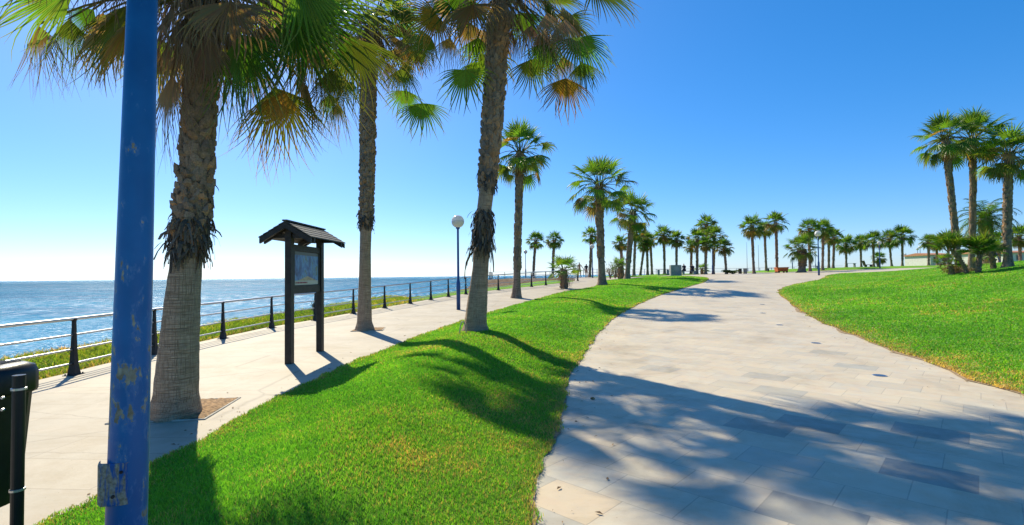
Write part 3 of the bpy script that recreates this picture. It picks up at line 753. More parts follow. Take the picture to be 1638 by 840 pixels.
def collar_mesh(mb, pts, rr, z0, z1, count, ln, rng, out=.10, w0=.022):
    zs = [p.z for p in pts]
    for _ in range(count):
        z = rng.uniform(z0, z1); x = float(np.interp(z, zs, [p.x for p in pts])); y = float(np.interp(z, zs, [p.y for p in pts])); r = float(np.interp(z, zs, rr))
        a = rng.uniform(0, 6.283); h = Vector((math.cos(a), math.sin(a), 0)); s = Vector((-math.sin(a), math.cos(a), 0))
        p = Vector((x, y, z)) + h * r * .97; d = (h * rng.uniform(.25, .9) + UP * rng.uniform(-1.2, .3) + s * rng.uniform(-.9, .9)).normalized()
        L = ln * rng.uniform(.4, 1.3); w = w0 * rng.uniform(.5, 1.6); rows = []
        g = rng.uniform(.45, 1.25); col = tuple(q * g for q in ((.13, .105, .08) if rng.random() < .8 else (.24, .16, .09)))
        for i in range(5):
            ww = w * (1 - i / 6.5); q = s * ww
            tw = d.cross(s).normalized() * ww * rng.uniform(-.5, .5)
            rows.append((p - q - tw, p + q + tw)); d = (d + Vector((0, 0, -rng.uniform(.2, .8))) + h * -.12).normalized(); p = p + d * L / 4
        for i in range(4):
            mb.add([rows[i][0], rows[i][1], rows[i + 1][1], rows[i + 1][0]], [(0, 1, 2, 3)], col)

def near_palm(label, Y, axis_px, rads_px, boot_z, collar, crown_px, leaves, seed, nrand, sizes, bsize=.12, bper=11, Lr=(1.0, 1.25, .95), tk=.82):
    rng = random.Random(seed)
    p0 = at(*axis_px[0], Y); gz = H(p0.x, p0.y)
    root = empty('palm_tree', (p0.x, p0.y, gz)); tag(root, label, 'palm tree')
    O = Vector(root.location); s = Y / 800
    ax = [at(px, py, Y) - O for px, py in axis_px]; ax[0] = Vector((0, 0, -.08)); ax[1].z = max(ax[1].z, .15)
    print('palm', label[:20], 'height', ax[-1].z, 'baseZ', p0.z, 'H', gz)
    rads = [r * s * tk for r in rads_px]
    mb, pts, rr = trunk_mesh(ax, rads, 40, .012, seed, 'trunk', .05)
    zb0 = (at(axis_px[0][0], boot_z[0], Y) - O).z; zb1 = (at(axis_px[0][0], boot_z[1], Y) - O).z
    zb1 = min(zb1, ax[-1].z)
    bm_ = boots_mesh(pts, rr, zb0, zb1, bsize * .62, bper, bsize, rng, .034)
    mb.join(bm_); mb.build('trunk', (M['bark'], M['boot']), root, smooth_=True)
    cm = MB()
    for (ya, yb, cnt, ln, ou) in collar:
        za = (at(axis_px[0][0], ya, Y) - O).z; zb = (at(axis_px[0][0], yb, Y) - O).z
        collar_mesh(cm, pts, rr, min(za, zb), max(za, zb), cnt, ln, rng, ou, .02 if Y < 8 else .028)
    cm.build('dead_leaf_collar', M['boot'], root, colors=True)
    top = at(*crown_px, Y) - O
    cr = MB(); dead = MB()
    # leaves read off the photograph: hub pixel, tip pixel, size, kind, depth offset
    for (hx, hy, tx, ty, Rr, kind, dy, spread, g1) in leaves:
        hub = at(hx, hy, Y + dy) - O; tip = at(tx, ty, Y + dy * 1.2) - O
        tgt = dead if kind == 'dead' else cr
        pc = (.14, .15, .04) if kind != 'dead' else (.22, .15, .08)
        petiole(tgt, top + Vector((rng.uniform(-.1, .1), 0, rng.uniform(-.3, .2))), hub, .12 * (hub - top).length, .02, .011, rng, pc, 7, 6)
        d = (tip - hub)
        nrm = Vector((rng.uniform(-.5, .5), -1, rng.uniform(.1, .5)))
        fan(tgt, hub, d, nrm, Rr * rng.uniform(1.0, 1.12) * (1.22 if Y < 8 else 1.08), rng, kind, max(spread, 44), 34 if Y < 8 else 30, (.40 if spread > 58 else .28), .10, g1 * 1.6, 8, 2, .45)
    for i in range(nrand):
        az = i * 2.39996 + rng.uniform(-.25, .25); t = i / nrand
        el = R(78 - 122 * t ** 1.05) + R(rng.uniform(-8, 8))
        kind = rng.choice(['green', 'lime', 'lime', 'olive']) if t < .5 else rng.choice(['olive', 'brown', 'orange', 'brown', 'dead', 'olive'])
        frond(cr, top, az, el, rng.uniform(Lr[0], Lr[1]), Lr[2] * rng.uniform(.85, 1.1), rng, kind, 30 if Y < 8 else 26, 2)
    for i in range(sizes[0]):
        skirt_leaf(dead, top + Vector((0, 0, rng.uniform(-.6, -.05))), rng.uniform(0, 6.28), rng.uniform(.6, 1.0), rng, 16, 1)
    # hanging threads and flower stalk remains
    for i in range(sizes[1]):
        a = rng.uniform(0, 6.28); h = Vector((math.cos(a), math.sin(a), 0)); p = top + h * rng.uniform(.15, 1.3) - UP * rng.uniform(-.3, .3) * 1.0
        q = p + h * rng.uniform(0, .2) + Vector((rng.uniform(-.1, .1), rng.uniform(-.1, .1), -rng.uniform(.2, .75))); m_ = (p + q) / 2 + h * .08
        dead.cur = mixc(rng, 'dead'); dead.tube([p, m_, q], [.006, .005, .002], 3, False)
    cr.build('crown', M['leaf'], root, colors=True); dead.build('dead_leaves', M['dead'], root, colors=True)
    return root

near_palm('thick leaning palm beside the blue post, tree nearest the camera, growing from a square pit', 6.05,
    [(279, 668), (281, 630), (285, 560), (291, 480), (298, 415), (306, 350), (316, 250), (321, 150), (325, 60), (328, -20)],
    [46, 38, 34, 30, 26, 26, 23, 21, 20, 18], (385, 20), [(335, 404, 380, .24, .1), (270, 350, 130, .16, .06), (345, 375, 60, .34, .1)], (325, -18),
    [(215, 5, 95, 175, .95, 'olive', -.3, 60, .9), (150, 15, 60, 120, .7, 'green', .2, 55, .8), (120, -20, -40, 30, .9, 'lime', -.5, 70, .3),
     (275, 120, 262, 285, .95, 'dead', -.2, 22, 1.5), (255, 60, 250, 200, .8, 'lime', .6, 60, .6), (385, 55, 410, 240, 1.05, 'green', -.4, 62, .7),
     (365, 70, 360, 230, .8, 'olive', .4, 50, .9), (455, 145, 415, 290, .85, 'orange', -.2, 55, .8), (440, 140, 470, 260, .8, 'olive', .1, 60, .8),
     (470, 20, 560, 150, 1.0, 'green', -.3, 80, .6), (480, -30, 620, 50, 1.0, 'lime', -.6, 70, .3), (530, 110, 530, 260, .8, 'olive', .3, 50, .9),
     (330, 60, 345, 200, .8, 'dead', -.35, 30, 1.2), (60, 40, 85, 175, .75, 'brown', -.1, 34, 1.6), (110, 30, 120, 160, .8, 'olive', .2, 40, 1.3), (165, 20, 150, 130, .7, 'brown', .3, 36, 1.5), (500, 60, 490, 200, .9, 'brown', .2, 45, 1.3), (400, 90, 395, 200, .7, 'brown', .3, 40, 1.3), (430, -20, 520, 90, .95, 'lime', .4, 85, .5), (560, 60, 590, 150, .8, 'olive', -.1, 60, .9), (300, 40, 290, 170, .7, 'dead', -.3, 30, 1.2), (420, 40, 440, 170, .8, 'dead', .2, 50, 1.2), (200, 30, 195, 150, .7, 'dead', .3, 40, 1.3)],
    44, 22, (60, 800), .105, 14, (.75, 1.35, .9))
near_palm('slender upright palm in the seaside path behind the notice board', 14.7,
    [(584, 533), (583, 515), (583, 470), (584, 400), (586, 340), (588, 250), (589, 150), (592, 80), (594, 50)],
    [20, 14, 12, 10.5, 11, 12.5, 13, 13, 11], (358, 120), [(335, 362, 220, .22, .1)], (594, 40),
    [(675, 165, 680, 240, 1.15, 'green', -.3, 85, .8), (650, 145, 640, 200, .9, 'green', .4, 80, .8), (540, 165, 532, 255, 1.1, 'orange', -.2, 45, 1.0), (528, 150, 520, 235, 1.0, 'olive', .3, 60, 1.0),
     (665, 80, 680, 130, .9, 'orange', .0, 80, .7), (640, 60, 655, 10, 1.1, 'green', .3, 90, .4), (560, 60, 520, 110, 1.0, 'green', 0, 90, .6), (550, 120, 540, 200, 1.0, 'brown', .2, 40, 1.3), (640, 110, 655, 190, 1.0, 'olive', -.2, 60, 1.0), (620, 100, 640, 200, 1.0, 'dead', .3, 40, 1.3), (520, 90, 500, 190, 1.0, 'olive', .2, 55, 1.0), (560, 130, 560, 215, .9, 'green', -.2, 50, 1.0), (600, 90, 612, 180, 1.1, 'dead', -.3, 50, 1.0), (575, 90, 560, 170, 1.0, 'dead', -.2, 50, 1.0)],
    38, 30, (50, 380), .105, 12, (.7, 1.35, 1.05))
near_palm('leaning palm on the grass strip with a shaggy brown collar halfway up', 11.6,
    [(760, 541), (760, 520), (764, 470), (768, 430), (774, 340), (779, 300), (786, 220), (793, 120), (799, 30), (803, -30)],
    [28, 21.5, 18.5, 15.5, 14.5, 14.5, 17, 18, 17.5, 15], (297, 30), [(270, 300, 120, .22, .1), (335, 395, 420, .32, .1), (380, 400, 24, .62, .1)], (803, -14),
    [(745, 112, 735, 200, .95, 'lime', -.3, 100, .6), (760, 100, 772, 150, .8, 'lime', .6, 90, .5), (850, 95, 862, 175, .95, 'olive', .4, 85, .7), (905, 125, 905, 205, .95, 'orange', -.2, 70, .8),
     (925, 60, 955, 130, 1.1, 'green', -.3, 95, .7), (905, 30, 950, 90, 1.0, 'olive', .5, 90, .7), (700, 25, 655, 60, .95, 'orange', -.2, 95, .6), (690, 60, 640, 100, .9, 'olive', .4, 80, .8),
     (835, 20, 850, 150, 1.0, 'green', .9, 80, .8), (875, 20, 885, 120, 1.1, 'dead', -.4, 45, 1.2), (890, 50, 880, 150, .9, 'dead', .1, 40, 1.2), (870, 70, 875, 160, 1.0, 'green', -.1, 70, .9), (900, 90, 915, 180, .9, 'brown', .3, 45, 1.2), (930, 100, 945, 175, .8, 'olive', .1, 60, .9), (850, 40, 840, 150, 1.0, 'dead', -.2, 40, 1.3), (905, 30, 900, 140, 1.1, 'dead', -.5, 40, 1.3), (720, 60, 700, 130, .9, 'brown', .2, 50, 1.1), (765, 60, 750, 140, .9, 'green', .5, 60, .9), (740, -10, 700, 70, 1.1, 'green', -.3, 90, .7), (950, -20, 1010, 10, 1.2, 'olive', -.2, 90, .6)],
    46, 30, (50, 380), .115, 12, (.8, 1.6, 1.15))

# ---- prototype palms for the middle distance and beyond (6 m trunk, crown at the origin of its own mesh)
def proto_parts(seed, nleaf, Rr, L, nseg, brown=.25, elev=(80, -50), far=False, skirt=8):
    rng = random.Random(seed); lean = rng.uniform(-.18, .18)
    ax = [Vector((lean * math.sin(z / 6 * 2.2) * .8 - lean * 1.0 * math.sin(2.2) * .8 * (z / 6), 0, z)) for z in (0, .25, .7, 2, 4, 6)]
    mb, pts, rr = trunk_mesh(ax, [.29, .22, .18, .15, .15, .17], 14, .03, seed, 'trunk', .12)
    b = boots_mesh(pts, rr, 1.4 + rng.uniform(-.4, .8), 6.0, .15, 6 if far else 8, .17, rng, .03, .8 if far else .9)
    collar_mesh(b, pts, rr, 5.0, 5.9, 40, .4, rng, .1, .04)
    collar_mesh(b, pts, rr, 1.4, 2.0, 14, .3, rng, .1, .03)
    mb.join(b); t = mb.mesh('trunk', True); t.materials.append(M['bark_far']); t.materials.append(M['boot'])
    c = MB(); dd = MB(); z = Vector((0, 0, 0))
    for i in range(nleaf):
        az = i * 2.39996 + rng.uniform(-.3, .3); q = i / nleaf
        el = R(elev[0] + (elev[1] - elev[0]) * q ** 1.05) + R(rng.uniform(-8, 8))
        kind = rng.choice(['green', 'green', 'green', 'lime']) if q < .45 or rng.random() > brown * 1.6 * q else rng.choice(['olive', 'orange', 'brown', 'olive'])
        if q > .4 and rng.random() < .3: kind = 'olive'
        frond(c, z, az, el, L * rng.uniform(.8, 1.15), Rr * rng.uniform(.85, 1.1), rng, kind, nseg, 1, None, 5)
    for i in range(skirt):
        skirt_leaf(dd, Vector((0, 0, rng.uniform(-.7, 0))), rng.uniform(0, 6.28), rng.uniform(.6, 1.1), rng, 9, 1, rng.choice(['dead', 'brown']))
    cm = c.mesh('crown', False, True); cm.materials.append(M['leaf'])
    dm = dd.mesh('dead_leaves', False, True); dm.materials.append(M['dead'])
    return t, cm, dm
PROTO = [proto_parts(101, 48, .95, 1.05, 20, .3, (86, -62), skirt=22), proto_parts(102, 52, .95, 1.15, 20, .15, (87, -50), skirt=14), proto_parts(103, 42, .95, 1.0, 18, .5, (84, -68), skirt=22),
         proto_parts(104, 46, 1.0, .9, 12, .3, (86, -58), True, 12), proto_parts(105, 42, 1.0, .95, 12, .15, (87, -45), True, 8), proto_parts(106, 48, 1.0, .8, 12, .5, (84, -68), True, 14), proto_parts(107, 42, .95, .9, 12, .25, (86, -55), True, 12)]
def palm(px, Y, crown_y, cr_px, var, label, group, lean_px=0, fat=1.0, base_y=None):
    X = at(px, 440, Y).x; gz = H(X, Y)
    top = at(px + lean_px, crown_y, Y); h = top.z - gz
    root = empty('palm_tree', (X, Y, gz - .03), random.Random(px * 7 + var).uniform(0, 6.28)); tag(root, label, 'palm tree', group)
    # lean: tilt whole tree
    tilt = math.atan2(top.x - X, h); root.rotation_mode = 'QUATERNION'
    root.rotation_quaternion = Quaternion((0, 1, 0), tilt) @ Quaternion((0, 0, 1), random.Random(px * 7 + var).uniform(0, 6.28))
    t, cm, dm = PROTO[var]; k = h / 6.0
    cs = cr_px * Y / 800 / 1.75; sr = fat * (.75 + .25 * k)
    a = link('trunk', t, None, root); a.scale = (sr, sr, k)
    c = link('crown', cm, None, root, (0, 0, h)); c.scale = (cs, cs, cs)
    d = link('dead_leaves', dm, None, root, (0, 0, h)); d.scale = (cs * .9,) * 3
    return root
G1 = 'palms along the seaside path'; G2 = 'palms at the far end of the plaza'; G3 = 'palms on the far lawn'; G4 = 'palms on the raised lawn'
palm(826, 26, 243, 52, 0, 'tall thin palm in the seaside path right of the collared palm', G1, 6, 1.0)
palm(963, 34.5, 298, 50, 1, 'broad full crowned palm standing on the end of the grass strip', G1, -4, 1.35)
palm(1003, 42, 338, 38, 2, 'palm with pale trunk and browning crown just behind the full crowned one', G1, 10, 1.2)
palm(853, 66, 385, 17, 4, 'small dark palm on the promontory beside a lamp, left of a pair', G2, 4)
palm(884, 62, 384, 17, 3, 'palm on the promontory behind the ragged young palm', G2, 3)
palm(943, 66, 377, 17, 4, 'palm whose crown shows above the lamp behind the walking couple', G2, 3)
palm(997, 60, 388, 16, 5, 'brownish palm half hidden by the pale trunked palm', G2, -4)
palm(1014, 66, 372, 20, 3, 'green palm showing just right of the pale trunked palm', G2, 3)
palm(1024, 74, 390, 15, 5, 'palm leaning right, leftmost of three standing close together', G2, 7)
palm(1036, 74, 383, 15, 4, 'middle palm of three standing close together beyond the path', G2, -2)
palm(1043, 78, 385, 15, 6, 'thin trunked palm, right one of three standing close together', G2, -3)
palm(1063, 72, 376, 19, 3, 'palm directly behind the stone bench left of the stone block', G2, -2)
palm(1082, 70, 382, 17, 5, 'palm with yellowed lower leaves rising behind the stone block', G2, 0)
palm(1105, 72, 394, 15, 6, 'short palm left of the dense clump beside the seated people', G2, 1)
palm(1115, 68, 382, 19, 4, 'leafy palm at the front of the dense clump', G2, 0)
palm(1128, 76, 360, 20, 3, 'tallest palm of the dense clump, its crown above the others', G2, 2)
palm(1129, 66, 390, 15, 5, 'olive crowned palm in the middle of the dense clump', G2, 0)
palm(1141, 70, 378, 20, 4, 'palm directly behind the blue lamp in the dense clump', G2, 1)
palm(1162, 68, 395, 17, 3, 'short palm at the right end of the dense clump', G2, -4)
palm(1206, 72, 362, 23, 5, 'left palm of two tall ones by the waste bins', G2, -3)
palm(1226, 84, 367, 16, 3, 'palm whose crown touches the left one of the two tall palms', G2, -3)
palm(1243, 72, 356, 22, 6, 'right palm of two tall ones, directly behind the orange cart', G2, -2)
palm(1282, 66, 398, 24, 1, 'squat palm with a very thick trunk and wide leaves', G2, 0, 3.0)
palm(1296, 72, 366, 20, 3, 'tall palm just right of the squat thick palm', G3, -1)
palm(1316, 74, 366, 19, 5, 'tall palm just right of the nearest plaza lamp', G3, 1)
palm(1326, 80, 380, 15, 4, 'slim palm, left of two close together past the plaza lamp', G3, -1)
palm(1333, 76, 379, 18, 6, 'slim palm, right of two close together past the plaza lamp', G3, 1)
palm(1354, 84, 390, 19, 5, 'palm with a wide brown tinged crown on the far lawn', G3, -1)
palm(1378, 90, 388, 16, 3, 'small palm between the wide brown tinged one and the far lamp', G3, -1)
palm(1398, 86, 385, 18, 4, 'palm just left of the lamp on the far lawn', G3, -1)
palm(1405, 96, 413, 13, 6, 'very low palm behind the lamp on the far lawn', G3, 0, 1.3)
palm(1427, 92, 382, 18, 3, 'left palm of a matching pair on the skyline', G3, -4)
palm(1444, 90, 378, 20, 4, 'right palm of a matching pair on the skyline', G3, -1)
palm(1486, 78, 386, 14, 3, 'dark palm at the left end of the white house', G3, -1)
palm(1500, 80, 388, 16, 5, 'palm in front of the middle of the white house', G3, -2)
palm(1518, 76, 382, 16, 6, 'palm by the right end of the white house, left of the shrubs', G3, -1)
palm(1600, 62, 386, 20, 3, 'small palm behind the shrubs under the big right hand palms', G3, -5)
palm(1633, 66, 378, 22, 5, 'small palm right of the thickest trunk on the raised lawn', G3, -2)
palm(1536, 27.5, 222, 44, 0, 'tall palm with a long hanging brown skirt, left of the big three on the lawn', G4, -24, .8)
palm(1554, 29, 222, 46, 1, 'tall palm in the middle of the big three on the lawn', G4, 2, .8)
palm(1613, 26.5, 245, 50, 2, 'thick trunked palm, right one of the big three on the lawn', G4, 2, 1.0)

# young ragged palm and low fan palms
def low_palm(px, Y, h_px, cr_px, seed, label, name='palm_tree', cat='palm tree', nleaf=18, group=None, rag=6, stem=.16, kinds=('green', 'lime', 'green'), lean=0, zoff=0, elv=(75, -10)):
    rng = random.Random(seed); X = at(px, 440, Y).x; gz = H(X, Y); s = Y / 800
    root = empty(name, (X, Y, gz - .02 + zoff)); tag(root, label, cat, group)
    h = h_px * s; top = Vector((lean * s, 0, h))
    mb, pts, rr = trunk_mesh([(0, 0, -.1), (lean * s * .3, 0, h * .4), top], [stem * 1.15, stem, stem * .9], 12, .05, seed, 'trunk', .08)
    b = boots_mesh(pts, rr, .05, max(h, .2), .08, 7, .16 if stem > .15 else .09, rng, .05 if stem > .15 else .02); collar_mesh(b, pts, rr, h * .4, h, 16, .25, rng, .1, .02)
    mb.join(b); mb.build('trunk', (M['bark_far'], M['boot']), root, smooth_=True)
    c = MB(); d = MB()
    for i in range(nleaf):
        q = i / nleaf; frond(c, top, i * 2.4 + rng.uniform(-.3, .3), R(elv[0] + (elv[1] - elv[0]) * q + rng.uniform(-8, 8)), cr_px * s * .5, cr_px * s * .58, rng, rng.choice(kinds), 16, 1, rng.uniform(.2, .8), 5)
    for i in range(rag): skirt_leaf(d, top - UP * rng.uniform(0, .2), rng.uniform(0, 6.28), min(h * .8, .9), rng, 10, 1, rng.choice(['dead', 'brown']))
    c.build('crown', M['leaf'], root, colors=True)
    if rag: d.build('dead_leaves', M['dead'], root, colors=True)
    return root
low_palm(902, 32, 30, 30, 5, 'ragged young palm with drooping dead leaves at the edge of the seaside path', rag=8, stem=.17)
low_palm(993, 45, 22, 17, 6, 'stubby young palm at the foot of the pale trunked palm', rag=4, stem=.2)
low_palm(1123, 74, 8, 13, 7, 'low leafy palm growing at the feet of the dense clump', rag=2)
low_palm(1548, 25, 40, 32, 8, 'dark low fan palm leaning left in the shrub cluster on the lawn', 'fan_palm_shrub', 'shrub', 30, None, 0, .07, ('green', 'olive', 'green'), -26, elv=(92, 28))
low_palm(1565, 24.5, 34, 32, 9, 'wide green fan palm, right half of the shrub cluster on the lawn', 'fan_palm_shrub', 'shrub', 38, None, 0, .09, ('green', 'green', 'olive'), 4, elv=(92, 18))
low_palm(1524, 25.5, 18, 20, 10, 'small bright fan palm at the left edge of the shrub cluster', 'fan_palm_shrub', 'shrub', 16, None, 1, .08, ('lime', 'green', 'green'), -6)
low_palm(1590, 27, 26, 24, 12, 'loose green fan palm between the shrub cluster and the thickest trunk', 'fan_palm_shrub', 'shrub', 20, None, 1, .1, ('lime', 'green', 'olive'), -4)

def date_palm():
    Y = 42; X = at(1582, 440, Y).x; gz = H(X, Y); rng = random.Random(4)
    root = empty('date_palm', (X, Y, gz - .03)); tag(root, 'feather leaved date palm with a yellow fruit cluster behind the shrubs', 'palm tree')
    top = Vector((-.2, 0, at(1578, 352, Y).z - gz))
    mb, pts, rr = trunk_mesh([(0, 0, 0), (-.05, 0, top.z * .5), top], [.42, .36, .38], 16, .04, 5, 'trunk', .1); mb.join(boots_mesh(pts, rr, .3, top.z, .16, 9, .2, rng, .06)); mb.build('trunk', (M['bark_far'], M['boot']), root, smooth_=True)
    c = MB()
    for i in range(46):
        az = i * 2.4; el = R(80 - 95 * (i / 46) + rng.uniform(-6, 6)); h = Vector((math.cos(az), math.sin(az), 0)); d = h * math.cos(el) + UP * math.sin(el); p = top.copy(); L = 2.7 * rng.uniform(.85, 1.1); n = 22; base = mixc(rng, rng.choice(['green', 'olive', 'green']))
        pts_ = []
        for k in range(n + 1):
            pts_.append(p.copy()); p = p + d * L / n; d = (d - UP * .075 * (1 + k / n)).normalized()
        c.cur = (.16, .15, .05); c.tube(pts_[::3], .018, 4, False)
        for k in range(2, n):
            dd = (pts_[k] - pts_[k - 1]).normalized(); sd = dd.cross(UP); sd = sd.normalized() if sd.length > .01 else h.cross(UP)
            for s_ in (-1, 1):
                for _ in range(2):
                    q = pts_[k] + dd * rng.uniform(0, L / n); ll = .55 * (1 - .55 * abs(k / n - .4)); t = (sd * s_ * .8 + dd * .6 - UP * rng.uniform(.0, .5)).normalized() * ll
                    w = dd * .022; col = tuple(v * rng.uniform(.8, 1.2) for v in base); c.add([q - w, q + w, q + t + w * .2, q + t - w * .2], [(0, 1, 2, 3)], col)
    c.build('crown', M['leaf'], root, colors=True)
    f = MB(); f0 = at(1579, 366, Y - .5) - Vector((X, Y, gz))
    for i in range(70):
        q = f0 + Vector((rng.gauss(0, .16), rng.gauss(0, .14), 0)); ln = rng.uniform(.4, 1.0); f.cur = (.5 * rng.uniform(.7, 1.1), .36, .10)
        f.tube([top - UP * .1, q + UP * .15, q - UP * ln * .6], [.012, .014, .02], 4, False)
    f.build('fruit_cluster', M['dead'], root, colors=True)
date_palm()

# ---- shrubs
def bush(name, label, X, Y, wx, wy, h, seed, cols, n=900, ls=.07, stems=True):
    rng = random.Random(seed); gz = H(X, Y); root = empty(name, (X, Y, gz - .02)); tag(root, label, 'shrub')
    if stems:
        s = MB()
        for i in range(14):
            a = rng.uniform(0, 6.28); q = Vector((math.cos(a) * wx * rng.uniform(.2, .9), math.sin(a) * wy * rng.uniform(.2, .9), h * rng.uniform(.5, .95))); s.tube([(0, 0, 0), q * .5 + Vector((0, 0, h * .1)), q], [.03, .02, .008], 4, False)
        s.build('stems', M['bark_far'], root)
    c = MB(); ctr = [(rng.uniform(-.7, .7) * wx, rng.uniform(-.7, .7) * wy, rng.uniform(.3, .85) * h, rng.uniform(.25, .5)) for _ in range(9)]
    for i in range(n):
        cx, cy, cz, r = rng.choice(ctr); v = Vector((rng.gauss(0, 1), rng.gauss(0, 1), rng.gauss(0, 1))).normalized() * r * rng.uniform(.6, 1.05)
        p = Vector((cx + v.x * wx * .9, cy + v.y * wy * .9, max(.02, cz + v.z * h * .8))); a = Vector((rng.gauss(0, 1), rng.gauss(0, 1), rng.gauss(0, .7))).normalized() * ls * rng.uniform(.6, 1.4); b = a.cross(Vector((rng.gauss(0, 1), rng.gauss(0, 1), 1))).normalized() * ls * .3
        k = rng.random(); col = tuple(cols[0][j] * (1 - k) + cols[1][j] * k for j in range(3)); c.add([p - a, p + b, p + a, p - b], [(0, 1, 2, 3)], col)
    c.build('foliage', M['grass'], root, colors=True)
Xf = lambda px, Y: at(px, 440, Y).x
bush('bush', 'low rounded green bush right of the dense palm clump', Xf(1172, 68), 68, 1.5, .8, .55, 1, [(.05, .09, .015), (.13, .17, .03)], 900, .12)
bush('shrub', 'grey green shrub left of the stubby young palm', Xf(984, 50), 50, .9, .7, 1.9, 2, [(.06, .09, .03), (.12, .15, .06)], 900, .09)
bush('shrub', 'sparse twiggy grey shrub behind the full crowned palm trunk', Xf(976, 47), 47, .6, .5, 1.2, 3, [(.10, .11, .06), (.16, .16, .09)], 260, .07)
bush('undergrowth', 'dry brown undergrowth at the foot of the shrub cluster', Xf(1530, 26), 26, 1.0, .5, .55, 4, [(.10, .07, .03), (.22, .17, .08)], 900, .06)
bush('plant', 'small dark plant outside the railing beyond the slender palm', -8.0, 20.2, .15, .15, .5, 5, [(.03, .04, .02), (.06, .07, .03)], 120, .05)

# ------------------------------------------------------------------ railing
def railing():
    pts = [Vector((a, b, float(base_xy(a, b)))) for a, b in RAIL]
    root = empty('railing', pts[3]); O = Vector(root.location); tag(root, 'long steel railing with dark posts along the seaward edge of the path', 'railing')
    for i, p in enumerate(pts):
        t = (pts[min(i + 1, len(pts) - 1)] - pts[max(i - 1, 0)]); ang = math.atan2(t.y, t.x); q = p - O
        Mx = Matrix.Translation(q) @ Matrix.Rotation(ang, 4, 'Z')
        m = MB(); ht = .95
        # tapered fin post: wide at the foot, narrow at the top (x along the rail, y across)
        prof = [(0, .095), (.05, .085), (.18, .062), (.45, .045), (.8, .034), (ht, .03)]
        for (wy, x0, x1) in ((1, -.012, .012),):
            vs = [];
            for z, w in prof:
                for xx, yy in ((-w * .72, -w * .9), (w * .72, -w * .9), (w * .72, w * .55), (-w * .72, w * .55)): vs.append(Mx @ Vector((xx, yy, z)))
            n = len(prof); fs = [(3, 2, 1, 0), ((n-1)*4, (n-1)*4+1, (n-1)*4+2, (n-1)*4+3)]
            for a in range(n - 1):
                for b in range(4): fs.append((a*4+b, a*4+(b+1) % 4, a*4+4+(b+1) % 4, a*4+4+b))
            m.add(vs, fs)
        po = m.build('post', M['darkpost'], root)
        f = MB(); f.box((-.13, -.11, .002), (.13, .08, .016), Mx, .004)
        for bx in (-.10, .10):
            for by in (-.08, .05): f.tube([Mx @ Vector((bx, by, .015)), Mx @ Vector((bx, by, .035))], .012, 6)
        f.build('base_plate', M['darkpost'], po)
        c = MB(); c.lathe([(.02, 0), (.042, .01), (.045, .04), (.03, .055)], Mx @ Vector((0, 0, ht - .03)), 12); c.build('clamp', M['darkpost'], po)
    for hgt, r in ((.965, .027), (.69, .017), (.44, .017), (.20, .017)):
        m = MB(); m.tube([p - O + Vector((0, 0, hgt)) for p in pts], r, 10); m.build('rail', M['steel'], root, smooth_=True)
railing()
def far_rail(label, pts, hgt, rails, mat, postmat, gap=1.9, r=.02, pr=.03):
    P3 = [Vector((a, b, z)) for a, b, z in pts]; root = empty('railing', P3[0]); O = P3[0].copy(); tag(root, label, 'railing')
    for a, b in zip(P3[:-1], P3[1:]):
        n = max(1, int((b - a).length / gap))
        for k in range(n):
            p = a.lerp(b, k / n) - O; m = MB(); m.box((p.x - pr, p.y - pr, p.z - .05), (p.x + pr, p.y + pr, p.z + hgt), None, .006); m.build('post', postmat, root)
    for f in rails:
        m = MB(); m.tube([p - O + UP * hgt * f for p in P3], r, 6); m.build('rail', mat, root)
DK = 1.12
far_rail('pale railing round the white deck on the promontory', [(-2.9, 74, DK), (-2.9, 63.2, DK), (3, 63.2, DK), (8.4, 63.4, DK), (8.6, 70, DK)], 1.0, (1.0, .62, .3), M['steel'], M['darkpost'], 1.8)
far_rail('thin blue railing along the sea edge at the back of the plaza', [(12, 84, 1.5), (21, 97, 1.56), (34, 102, 1.56), (50, 106, 1.58), (62, 110, 1.8), (76, 115, 2.0)], 1.1, (1.0, .5), M['mast'], M['bluefar'], 2.6, .025, .04)
def deck():
    b = MB(); b.box((-3.1, 63, .7), (9.6, 82, DK), None, .02); o = b.build('promontory_deck', M['white']); tag(o, kind='structure')
deck()

# ------------------------------------------------------------------ lamps
def lamp_parts():
    p = MB(); p.lathe([(.085, 0), (.085, 1.15), (.078, 1.22), (.052, 1.3), (.045, 3.3), (.045, 3.52)], n=16); pm = p.mesh('pole', True); pm.materials.append(M['bluefar'])
    c = MB(); c.lathe([(.05, 3.50), (.085, 3.53), (.09, 3.58), (.06, 3.61)], n=16); cm = c.mesh('collar', True); cm.materials.append(M['bluefar'])
    g = MB(); g.lathe([(.005 + .275 * math.sin(math.pi * i / 16), 3.84 - .275 * math.cos(math.pi * i / 16)) for i in range(17)], n=28); gm = g.mesh('globe', True); gm.materials.append(M['globe'])
    b = MB(); b.lathe([(.277, 3.835), (.281, 3.838), (.281, 3.852), (.277, 3.855)], n=28); bm2 = b.mesh('seam_band', True); bm2.materials.append(M['steel'])
    return pm, cm, gm, bm2
LP = lamp_parts()
def lamp(px, py, Y, label, s=1.0, pole_mat=None):
    X = Xf(px, Y); gz = H(X, Y); root = empty('street_lamp', (X, Y, gz - .01)); tag(root, label, 'street lamp', 'blue globe lamps in the park'); root.scale = (s, s, s)
    link('pole', LP[0], None, root); link('collar', LP[1], None, root); g = link('globe', LP[2], None, root); link('seam_band', LP[3], None, g)
    return root
lamp(733, 0, 20.8, 'blue globe lamp at the edge of the seaside path, left of the collared palm', .96)
lamp(1310, 0, 44, 'blue lamp with white globe where the raised lawn meets the plaza', .96)
lamp(948, 0, 58, 'blue lamp right behind the walking couple', .95)
lamp(841, 0, 70, 'slim lamp on the white deck of the promontory', .95)
lamp(1140, 0, 66, 'blue lamp in front of the dense palm clump', .95)
